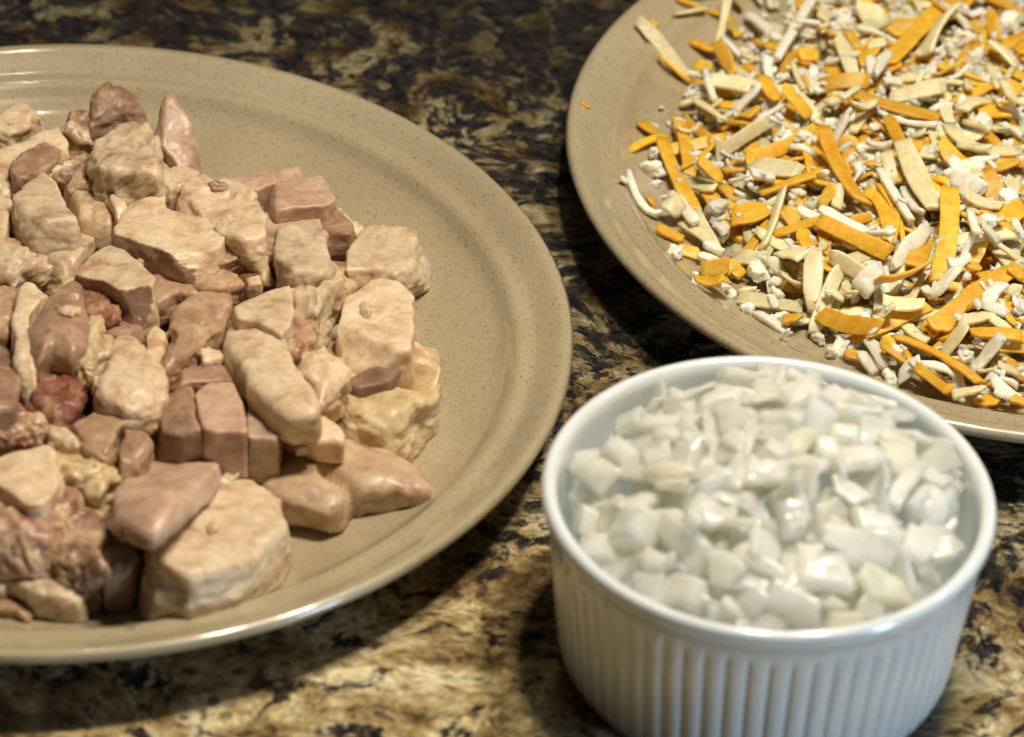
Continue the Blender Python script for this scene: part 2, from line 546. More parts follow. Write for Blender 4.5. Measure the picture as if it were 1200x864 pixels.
CHICKEN=[
('P',36.1,27.6,0.12,22,(-0.35,0.55,),'tall upright wedge of pinkish brown meat at the far edge of the pile',-94.9,902.8,((-6.9,2.1),(-3,10.2),(-0.7,10.3),(2,6.5),(8.2,-7.6),(2.7,-9.2),(-4.3,-3.7),(-6.6,-1.5),)),
('W',24,15.5,0.8,9,(0,0,),'ragged pale shred of breast meat at the far left edge of the chicken pile',-144.6,925.6,((-7.4,3.3),(5.6,6.7),(9,3),(5.4,-2.5),(1,-5.5),(-5.9,-7.9),)),
('W',28.9,17.9,0.35,16,(0,0.1,),'broad cream slab of breast carrying a brown strip, far left of the pile',-136.2,896.1,((-12.1,2.7),(-0.2,8.8),(7.1,15.7),(9.8,11.1),(13.4,0.3),(8.2,-3),(-1.8,-12.4),(-9.9,-13.8),)),
('D',30.3,5.9,0.45,8,(0,-0.2,),'curved brown strip lying on the broad cream breast slab',-132.8,895.1,((-4.6,-14.4),(-5,-3.2),(-1.9,6.8),(2.4,12.8),(4.9,11.3),(5.8,2.9),(1.5,-4.8),(-2,-13.4),)),
('M',28.4,9,1,7,(0,0,),'small brown and cream scrap beside the end of the curved brown strip',-123.6,899.4,((-1.7,5.3),(3.3,6.6),(6.1,3),(3.1,-3.9),(-0.3,-6.7),(-3.6,-6.2),(-5.8,-1.4),(-4.2,2.5),)),
('W',33.9,14.1,0.35,18,(0.05,-0.15,),'squarish cream block standing proud at the left of the pile',-127,869.1,((-8.5,3.5),(-6.3,11.9),(-2.2,19.7),(0.7,13.1),(5,2.7),(10.2,-9.5),(8.4,-13.6),(-0.7,-13.3),(-5.7,-6.3),)),
('W',27.2,13.5,0.4,12,(0,-0.25,),'cream cut end under the squarish proud block',-121,862.4,((-7.8,-4),(1,19.8),(6,2.2),(4.2,-12.8),(-0,-15.1),)),
('W',27,14,0.8,9,(0,0,),'ragged yellowish breast piece below the squarish block at the left',-133.7,853.6,((-9.2,10.4),(-1.9,10.2),(4.4,7.6),(10.8,3.4),(12.1,-3.1),(4.3,-5.7),(0.8,-10.7),(-6.1,-12.8),)),
('W',28.3,13.9,0.4,12,(-0.1,-0.2,),'shadowed tan chunk left of the squarish proud block',-141,875.1,((-6.7,17.5),(3.4,16.8),(3.9,4.7),(4.5,-6.5),(6,-17.3),(-1.2,-20.7),)),
('M',27.4,18.9,0.5,12,(0,0.5,),'grey brown chunk with a cream top at the back of the pile',-123.1,918.9,((-4.7,4.1),(3.7,4.2),(3.4,0),(3.9,-4.8),(0.3,-5),(-3.2,-2.8),)),
('D',31.2,22.7,0.6,9,(0,0.4,),'dark brown curled skin piece behind the big ragged breast chunk',-114.8,927.6,((-5.4,1.3),(-2,5.6),(2.8,5.9),(5.2,6),(8,2.1),(7.2,0.2),(0.8,-3.2),(-2.5,-7.7),(-4.7,-10),(-5.8,-1.9),)),
('W',35.8,17.9,0.7,12,(0.05,-0.25,),'big ragged cream breast chunk just in front of the upright brown wedge',-106.3,895.9,((-9.3,-5.1),(-7.6,12.5),(-1,29.4),(2.4,19.6),(5.1,12.8),(7.5,4.7),(9.7,-13.9),(9.5,-20.4),(1.6,-19.3),(-6,-17.6),)),
('W',29,14,0.2,8,(0,0,),'small rounded cream knob tucked under the upright brown wedge',-97.6,906.2,((-3.3,5.5),(0.2,5.9),(3.8,-1.5),(1.8,-5.4),(-1.5,-5.7),)),
('T',30.8,9.7,0.55,9,(0,-0.2,),'tan sloping scrap below the big ragged breast chunk',-113.3,885.8,((-7.3,10.7),(-1,8.5),(6.4,5.3),(7.7,-6.2),(6.2,-17.3),(2.8,-8),(-2.5,-2.3),(-8.6,-4.8),(-8.5,3.4),)),
('W',30.4,12,0.15,7,(0,-0.15,),'smooth rounded cream piece above the dark triangular gap',-114.9,877.4,((-7.7,8),(-1.6,11.6),(3.2,6.1),(6.4,-5),(5.8,-12.1),(-1.9,-8.6),)),
('W',32.4,10,0.3,12,(0,-0.15,),'narrow cream sliver wedged beside the smooth rounded cream piece',-107.7,877.7,((-2.9,7.5),(1.6,8.6),(2.9,-2.3),(0.8,-11.5),(-2.4,-3.4),)),
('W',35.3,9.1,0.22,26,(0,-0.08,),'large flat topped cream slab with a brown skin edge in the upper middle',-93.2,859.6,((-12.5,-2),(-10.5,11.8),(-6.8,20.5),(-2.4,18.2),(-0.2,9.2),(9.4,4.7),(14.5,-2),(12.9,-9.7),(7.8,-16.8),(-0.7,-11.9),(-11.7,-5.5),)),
('W',35.3,12.2,0.55,16,(0.05,-0.12,),'ragged topped cream chunk next to the brown cubes at the back',-78.1,869.5,((-11.2,13.3),(-7.5,17.4),(-4,14.4),(-1.8,15.5),(2.1,13.6),(7.6,7.7),(10.6,-6),(12,-16),(8.9,-18.9),(0.8,-13.4),(-5.1,-8.7),(-11.7,-0.6),)),
('W',33.8,9,0.3,9,(0,0,),'short cream strip bridging the ragged chunk and the flat slab',-92.7,885.6,((-4.7,1.7),(1.2,5.8),(4.9,3.4),(3.8,-2.5),(-1.4,-5.8),(-4.3,-3.6),)),
('P',23.1,14.6,0.12,18,(0.02,0.05,),'reddish brown meat cube farthest back in the group of brown cubes',-71,904,((-10.4,1.5),(-2.4,4),(8.8,5.2),(11.9,1.2),(0.7,-4.9),(-1.1,-6.4),(-5.9,-4.6),(-9.8,-3.3),)),
('P',26,17.5,0.1,26,(0,-0.05,),'flat pinkish brown slab on top of the group of brown cubes',-60.2,892.1,((-10,2.7),(5.1,9.9),(9.3,-2.5),(7.1,-5.2),(-5.4,-9),)),
('P',21.9,13.4,0.12,16,(0,-0.1,),'pinkish brown slice in front of the flat brown slab',-62.7,884.5,((-7.5,3.7),(7.6,7.9),(8.2,1.9),(2.7,-5.3),(-3.5,-8.8),(-6.1,-7.2),)),
('D',21.4,12.9,0.1,12,(0,-0.35,),'dark brown cube in deep shade right of the pinkish slice',-50.4,886.7,((-5.4,9.8),(-3.5,12.7),(1.4,9.3),(5.4,-3.3),(5.9,-9.8),(-2.4,-10.4),)),
('W',15,6.5,0.5,8,(0,0,),'thin pale sliver on the plate behind the pale fluted wing of breast',-45.9,896,((-5.3,6.9),(-0.7,2.5),(3.7,-0.4),(1.6,-5.5),(-0.4,-2.4),)),
('W',21,12.5,0.45,14,(-0.05,-0.05,),'pale fluted breast slice pointing right at the pile edge',-35.1,875.1,((-9.5,-0.6),(-7,12.1),(-0.9,11.3),(8.1,9.4),(11.5,5.2),(10.5,-2),(3.6,-12.1),(-4.5,-10.1),(-9.8,-13.1),)),
('W',28,19.5,0.25,22,(0.02,-0.1,),'large pale breast block at the right edge of the pile',-35.8,834.8,((-9.3,6.6),(-5.8,22.2),(0.3,19),(5,16.6),(8.4,9.6),(9.7,-16.6),(0.7,-19.7),(-8.5,-13.5),)),
('W',35,15.8,0.45,12,(0,-0.15,),'upright pale breast piece in the middle right of the pile',-56.4,856.1,((-7.8,12.1),(1.3,19.9),(2.9,15.2),(4.9,7.2),(7.6,-10.4),(7.8,-16.3),(2,-16),(-3,-15.5),(-5.4,-9.9),(-6.6,2.9),)),
('W',33,13.9,0.95,9,(0.05,-0.2,),'crumbly yellowish shred below the upright pale breast piece',-53.3,841.7,((-6.8,11.6),(-2.5,17.7),(4.4,9.7),(7,5.5),(6.3,-4.2),(2.6,-19.9),(-2,-14.8),(-5.2,-6.5),)),
('W',35.7,11.9,0.12,20,(0,-0.15,),'smooth grey cream cut block in the centre of the pile',-63.7,825.6,((-8.6,-0.5),(-2.5,10.2),(2.9,15.4),(5.5,7.7),(6.3,-9.3),(3.8,-14.4),(-2.3,-7.9),(-6.9,-8.3),)),
('W',33.1,5,0.3,8,(0,0,),'tiny cream crumb above the smooth cut block',-68.5,840.6,((-2.2,0.9),(1.3,2.5),(2.2,-1.1),(-1.4,-2.3),)),
('T',32.6,6.1,0.55,8,(0,0.1,),'greyish arched scrap over the deep red hollow',-71.5,856.7,((-9.2,-2.6),(-4.8,3.6),(8.2,5.7),(9.4,-1.2),(2.5,-2.6),(-2.8,-3.9),(-6.4,-8.3),)),
('R',28.4,9,0.6,9,(0,0,),'deep red brown scrap inside the hollow in mid pile',-70.6,855.8,((-8,2.3),(1,6.1),(8.1,-0.3),(3.2,-4.6),(-2,-6.2),)),
('T',30.4,9,0.4,8,(0,-0.1,),'tan lump in front of the large flat topped slab',-81.2,849.3,((-7.2,-0.5),(-5.8,8.8),(-2.2,13.3),(2,6.8),(2.6,0.5),(8.2,-1.6),(9.5,-6),(6.6,-9),(-0.1,-9.2),(-3.5,-6),)),
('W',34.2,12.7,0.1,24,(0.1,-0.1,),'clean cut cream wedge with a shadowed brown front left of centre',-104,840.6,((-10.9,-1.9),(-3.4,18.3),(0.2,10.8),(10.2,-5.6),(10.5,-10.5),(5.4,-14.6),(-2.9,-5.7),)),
('T',29.7,9,0.25,9,(0,-0.1,),'long tan piece to the right of the clean cut wedge',-90.2,842.8,((-5.4,9.8),(-1.3,9.6),(3.6,5.8),(8.5,-2),(6.9,-5.4),(1.9,-4.5),(-4.8,-13.3),(-4.6,-2.3),)),
('T',31.4,9.7,0.5,9,(0,-0.1,),'folded tan piece with a curled edge left of the centre block',-81.8,825.3,((-6.2,1.3),(-0.1,18.7),(4.4,21.4),(7.3,9.2),(5.8,-4.5),(-1.7,-18),(-5.9,-23.4),(-8.4,-20.7),(-5,-11.1),)),
('W',29,8,0.35,8,(0,0,),'short upright cream strip left of the folded tan piece',-91.8,817.5,((-2,-5),(-2.4,9.1),(2.2,7.2),(3.2,0.2),(0.1,-10.3),(-2.5,-8.7),)),
('D',28.3,6.9,0.3,9,(0,-0.1,),'flat brown scrap below the clean cut wedge',-101.1,822.6,((-5.8,6),(4,3.5),(6.2,-2.8),(3.4,-7.3),(-1.4,-3.1),(-6,-1.4),)),
('R',31,8,0.9,8,(0,-0.1,),'torn reddish shred between the wedge and the smooth brown muscle',-109.2,833.8,((-6.7,7.5),(-5.4,11.7),(-0.9,8.1),(3.8,2.3),(6.8,-8),(4.9,-11.2),(2.5,-9.7),(-3.1,-3.7),)),
('D',35.6,15.8,0.1,5,(0.15,-0.1,),'big smooth rounded brown muscle at the left of the pile',-116.4,818.5,((-8,-3.5),(-3.4,14.6),(0.8,22),(3.9,17.1),(4.7,6.9),(7.4,-1.3),(7.2,-10.7),(4.3,-15.8),(-0.7,-13.8),(-3.3,-17.7),(-6.1,-12.2),)),
('Y',32.5,8.1,0.6,7,(0,-0.1,),'yellowish fatty scrap right of the smooth brown muscle',-107.1,811.7,((-4.5,14.5),(-0.2,11.4),(2.6,0.9),(4.9,3.3),(5.6,-2.6),(2,-12.6),(-2.9,-8.5),)),
('W',32.4,12,0.3,8,(0,0,),'long cream strip curving along the left of the smooth brown muscle',-124.7,818.5,((-3.8,-0.8),(-4.8,14.2),(-1.4,21.7),(4.7,19.6),(2.7,11),(0.8,-0.4),(1.6,-11.8),(5.1,-18.8),(6.6,-24.4),(1.6,-25.5),(-2.1,-13.5),)),
('D',29.8,14.1,0.2,12,(-0.2,-0.3,),'dark brown face of meat cut off by the left edge',-130.4,801.4,((-8.1,22.5),(0.1,24.9),(5.4,0.8),(7.5,-21.6),(-1,-25.3),)),
('T',29,9,0.5,9,(0,0,),'tan scrap above the dark brown face at the left edge',-134,827.1,((-6,8.5),(2.1,9.9),(4.9,7.5),(5,-3.5),(3.9,-10.3),(-3.4,-10.2),)),
('R',29.1,12.1,0.75,9,(0,-0.2,),'dark red hollowed scrap under the smooth brown muscle',-113.1,794.6,((-6.8,3.3),(-4.4,8),(-1.7,10.7),(3.2,13.8),(6.3,7.7),(5,0.7),(5,-6.5),(2.7,-13.9),(-1.3,-12.5),(-5.6,-7.2),)),
('W',34,12.2,0.4,9,(0,-0.1,),'knobbly cream piece just below the fatty yellow scrap',-96.3,797.5,((-6.9,5.1),(-4.9,16.7),(-2.8,17.8),(1.4,13.5),(4.7,7.1),(8.6,2.4),(9.8,-3.3),(6.8,-11.7),(-0.2,-13.6),(-8.7,-8.7),)),
('W',33.1,4,0.4,7,(0,0,),'little white crumb between the knobbly cream piece and red scrap',-103.4,793.6,((-1.8,2.6),(1.9,0.8),(1.9,-2.4),(-1.8,-1.2),)),
('T',29.7,10,0.25,9,(0,-0.1,),'long tan slab under the knobbly cream piece',-99.3,782.1,((-9.3,-1.4),(-2.2,7),(6.6,13.1),(8.9,7.6),(7.4,0.2),(2.4,-1.1),(1.2,-13.1),(-3.7,-12.8),)),
('D',30.3,12.9,0.1,14,(0.5,0,),'dark cube with one pale edge beside the pink slabs',-82.1,786.4,((-5.9,4.8),(-4.7,13.1),(1,10.5),(7.1,-7.2),(7,-10.6),(0.8,-10.6),(-4.4,-5.6),)),
('P',33,13.8,0.08,26,(0,-0.1,),'flat pink slab leaning on the dark cube',-72.6,785.7,((-8.5,10.2),(1.8,11.1),(5.3,3.2),(7.3,-11.1),(-0,-11.4),(-2.2,-10.8),)),
('P',31.1,14,0.1,20,(0,-0.15,),'squat pink cube right of the flat pink slab',-61.7,782.3,((-4.7,9.1),(1.9,6.7),(4.4,-1),(4.9,-7.4),(-2.7,-7.3),)),
('D',29.7,7,0.2,12,(0,0,),'brown strip behind the flat pink slab',-78,803.5,((-7.7,-0.3),(-0.3,4.3),(6.2,4.1),(7,-2.3),(-3,-3.5),(-6.8,-4.9),)),
('W',31.1,7,0.35,8,(0,0,),'small tan nub above the brown strip',-76.7,810.3,((-3.3,1.9),(1.8,3.4),(3.4,-1.6),(-1.9,-3.5),)),
('W',36.5,12,0.22,8,(0.1,-0.12,),'long cream drumstick shaped piece running down the middle of the pile',-62.2,804.1,((-11.5,13.9),(-11.3,23.7),(-8.2,26.7),(-0.5,21.2),(3.6,13.8),(6.4,-2.9),(11.3,-13.9),(14.6,-25),(8.4,-26.7),(3,-23),(-5.5,-5.7),(-10,3.7),)),
('W',28.3,9,0.06,7,(0,-0.1,),'smooth pale oval slice under the long cream piece',-50.1,787.2,((-8.1,3.2),(-5.4,7.1),(1.1,7.3),(5.6,1.6),(8.5,-3.7),(8.5,-6.9),(1.6,-6.8),(-6.8,-2.7),)),
('F',21.1,12.6,0.3,6,(-0.05,-0.05,),'forked tan chicken finger at the front right of the pile',-43.6,781.1,((-17,2.2),(-15.6,14.1),(-8.3,12.9),(2.8,12.8),(7.8,9),(12.8,9.1),(19.1,3.7),(22.7,-3.5),(19.6,-6.6),(10.1,-8),(4.3,-8.5),(3.5,-11.6),(2.6,-15.3),(-0.3,-16.1),(-13.8,-10.9),)),
('W',30.8,13.7,0.95,9,(0.05,-0.2,),'crumbly cream cluster left of the hollow yellow piece',-49.9,812.6,((-8.5,9.6),(-5.2,12.7),(-1.9,16.9),(1.1,14.4),(7.3,0.4),(6.1,-8.6),(3.2,-18),(1.5,-20.4),(-0.7,-13.7),(-3.7,-7.8),)),
('M',32.5,9,0.6,9,(0,-0.1,),'greyish brown scrap above the crumbly cream cluster',-55.2,820.2,((-5.3,3.1),(-1.9,7.8),(4.2,5.8),(4.5,-4.6),(-1.5,-9.4),)),
('Y',23.1,14.6,0.55,8,(0,-0.15,),'hollow yellow piece with a greyish flap at the right end of the pile',-32,813.1,((-13.4,-2.2),(-12.5,11.6),(-4.6,17.1),(2.4,20.7),(10.9,21.6),(12,11.4),(11.9,-3.3),(11,-11.9),(1.6,-23.9),(-6.1,-18.5),(-12,-13.8),)),
('W',16,7.5,0.5,8,(0,0,),'small cream scrap between oval slice and hollow yellow piece',-42.6,803,((-2.7,3.2),(0.4,2.7),(2.2,-1.8),(0.4,-4.1),)),
('W',32.3,11.9,0.1,24,(0.05,-0.05,),'flat cream slab with a dark side at the front left',-118.2,757.1,((-11.7,7.3),(0.9,12),(9.2,6.6),(9.2,-4.2),(5.7,-14.2),(2.9,-14.3),(-10.5,-1.4),)),
('Y',28.4,12,0.95,8,(0,-0.15,),'lumpy yellowish shred right of the flat cream slab',-103.9,765.5,((-7.7,9.6),(-1.9,7.6),(5.7,6.2),(7.9,0.1),(5.4,-5.6),(3.5,-11.2),(-5.9,-4.6),)),
('T',29,7.9,0.6,9,(0,-0.1,),'dull tan scrap behind the lumpy yellowish shred',-102.6,773.2,((-5.4,4.2),(3.1,6.1),(4.9,-2.4),(4.1,-6.8),(-1.2,-5),(-5.5,-1),)),
('D',29.7,10,0.35,8,(0,0,),'brownish lump left of the long pink slab',-93.1,771.7,((-3.7,-1.3),(-2.6,7.4),(1.1,6.7),(4.4,2.4),(2.7,-6),(-2.4,-7.4),)),
('P',31.3,7.6,0.14,24,(0.2,-0.5,),'long flat pink slab sloping toward the viewer',-85,756.1,((-10.7,-28.4),(-9.4,0.2),(-6.9,43.1),(4.1,36.7),(11.1,17.6),(11.9,6.8),(4.1,-45.1),)),
('W',26.2,17.7,0.4,10,(-0.05,-0.2,),'large breast chunk with a clean oval cut at the front of the pile',-70.2,746.6,((-15.7,-12.8),(-14.8,0.7),(-10.8,8.1),(-3.8,18.8),(2.2,27.3),(6.3,24),(12.1,16),(16.1,4.7),(13.1,-7.5),(5.3,-17.9),(-3.9,-23.8),(-10.7,-20.8),)),
('M',30,21.5,0.6,8,(0,-0.15,),'mottled brown lump at the front left',-115.1,746.1,((-12.6,-1.1),(-4.8,7.8),(-0.4,16.1),(4.8,17.9),(9.8,13.4),(11.9,7),(8.4,-0.6),(7.6,-9.1),(4.2,-15),(-10.7,-13.7),)),
('M',26,17.5,0.85,8,(0,-0.2,),'torn pinkish shred right of the mottled brown lump',-102.7,744.2,((-6.6,11.3),(-1.8,16.7),(3.7,9.7),(6.4,3),(6.3,-14.2),(0.3,-14),(-5.3,-9.9),)),
('D',23,14.5,0.35,8,(0,-0.2,),'small brown chunk between the torn shred and large breast chunk',-93.8,743.7,((-4.5,10.3),(-0,15.7),(2.7,10.6),(1.7,3.9),(5.2,-5.2),(3.9,-12.1),(-1.3,-13.5),(-3,-7.8),)),
('W',18.9,10.4,0.35,9,(0,-0.1,),'pointed cream piece at the front left edge of the pile',-110.8,733.9,((-9.4,-1.4),(-8.5,9),(-4.5,10.5),(3.9,6.8),(10.2,-4.8),(10,-9.8),(5.3,-9.5),(-2.9,-6.6),)),
('T',13.9,5.4,0.2,7,(0,-0.1,),'small curved tan strip nearest the plate rim',-118.8,728,((-7.2,2.3),(3.1,4.3),(6.1,-0.9),(5.5,-6),(1.6,-2.7),(-6.6,-2),)),
('W',18,9.5,0.5,9,(0,0,),'cream scrap cut off by the left edge near the front',-123.5,735.7,((-4.1,6.6),(3.6,3.6),(3.9,-4.7),(-2.3,-6.2),)),
('W',23,4,0.5,8,(0,0,),'thin cream shred in the gap behind the large breast chunk',-68.4,772.3,((-6.4,-4.3),(-2.3,-0.5),(1.9,4.6),(4.1,6.9),(3.6,2),(0.1,-3.8),)),
('D',18,8,0.4,8,(0,0,),'brown bit in the gap left of the chicken finger',-68.1,774.5,((-3,1.3),(3,3.2),(3.8,-0.6),(-3.4,-3.5),)),
('W',16,7.5,0.5,8,(0,0,),'cream chip in the gap beside the chicken finger',-61.3,776.4,((-2.7,1.1),(0.3,4.1),(2.9,-2.2),(-1,-3.2),)),
('D',22,8,0.3,9,(0,0,),'narrow brown sliver standing under the pink slab',-73.8,785.4,((-1.8,4.4),(1.5,4),(1.6,-4.8),(-1.3,-4),)),
('D',24.2,9.2,0.3,9,(-0.2,-0.2,),'dark scrap in shade below the flat cream slab',-125.7,757.1,((-5,9.5),(2.3,7.3),(4.3,1.9),(4.6,-6.9),(-2.2,-9.8),)),
('M',29.7,9,0.75,9,(0,0,),'mixed brown scrap above the flat cream slab',-124.6,780.8,((-8.5,5.2),(3.1,7.2),(6.7,4),(10.7,-1),(7.9,-4),(0.5,-6),(-6.7,-7.9),)),
('W',29.7,6,0.5,8,(0,0,),'small cream scrap beside the dull tan scrap',-110.6,775.3,((-3.8,5.3),(1.1,1.9),(4.6,-4.4),(0.9,-3.3),(-2.1,-1.2),))]
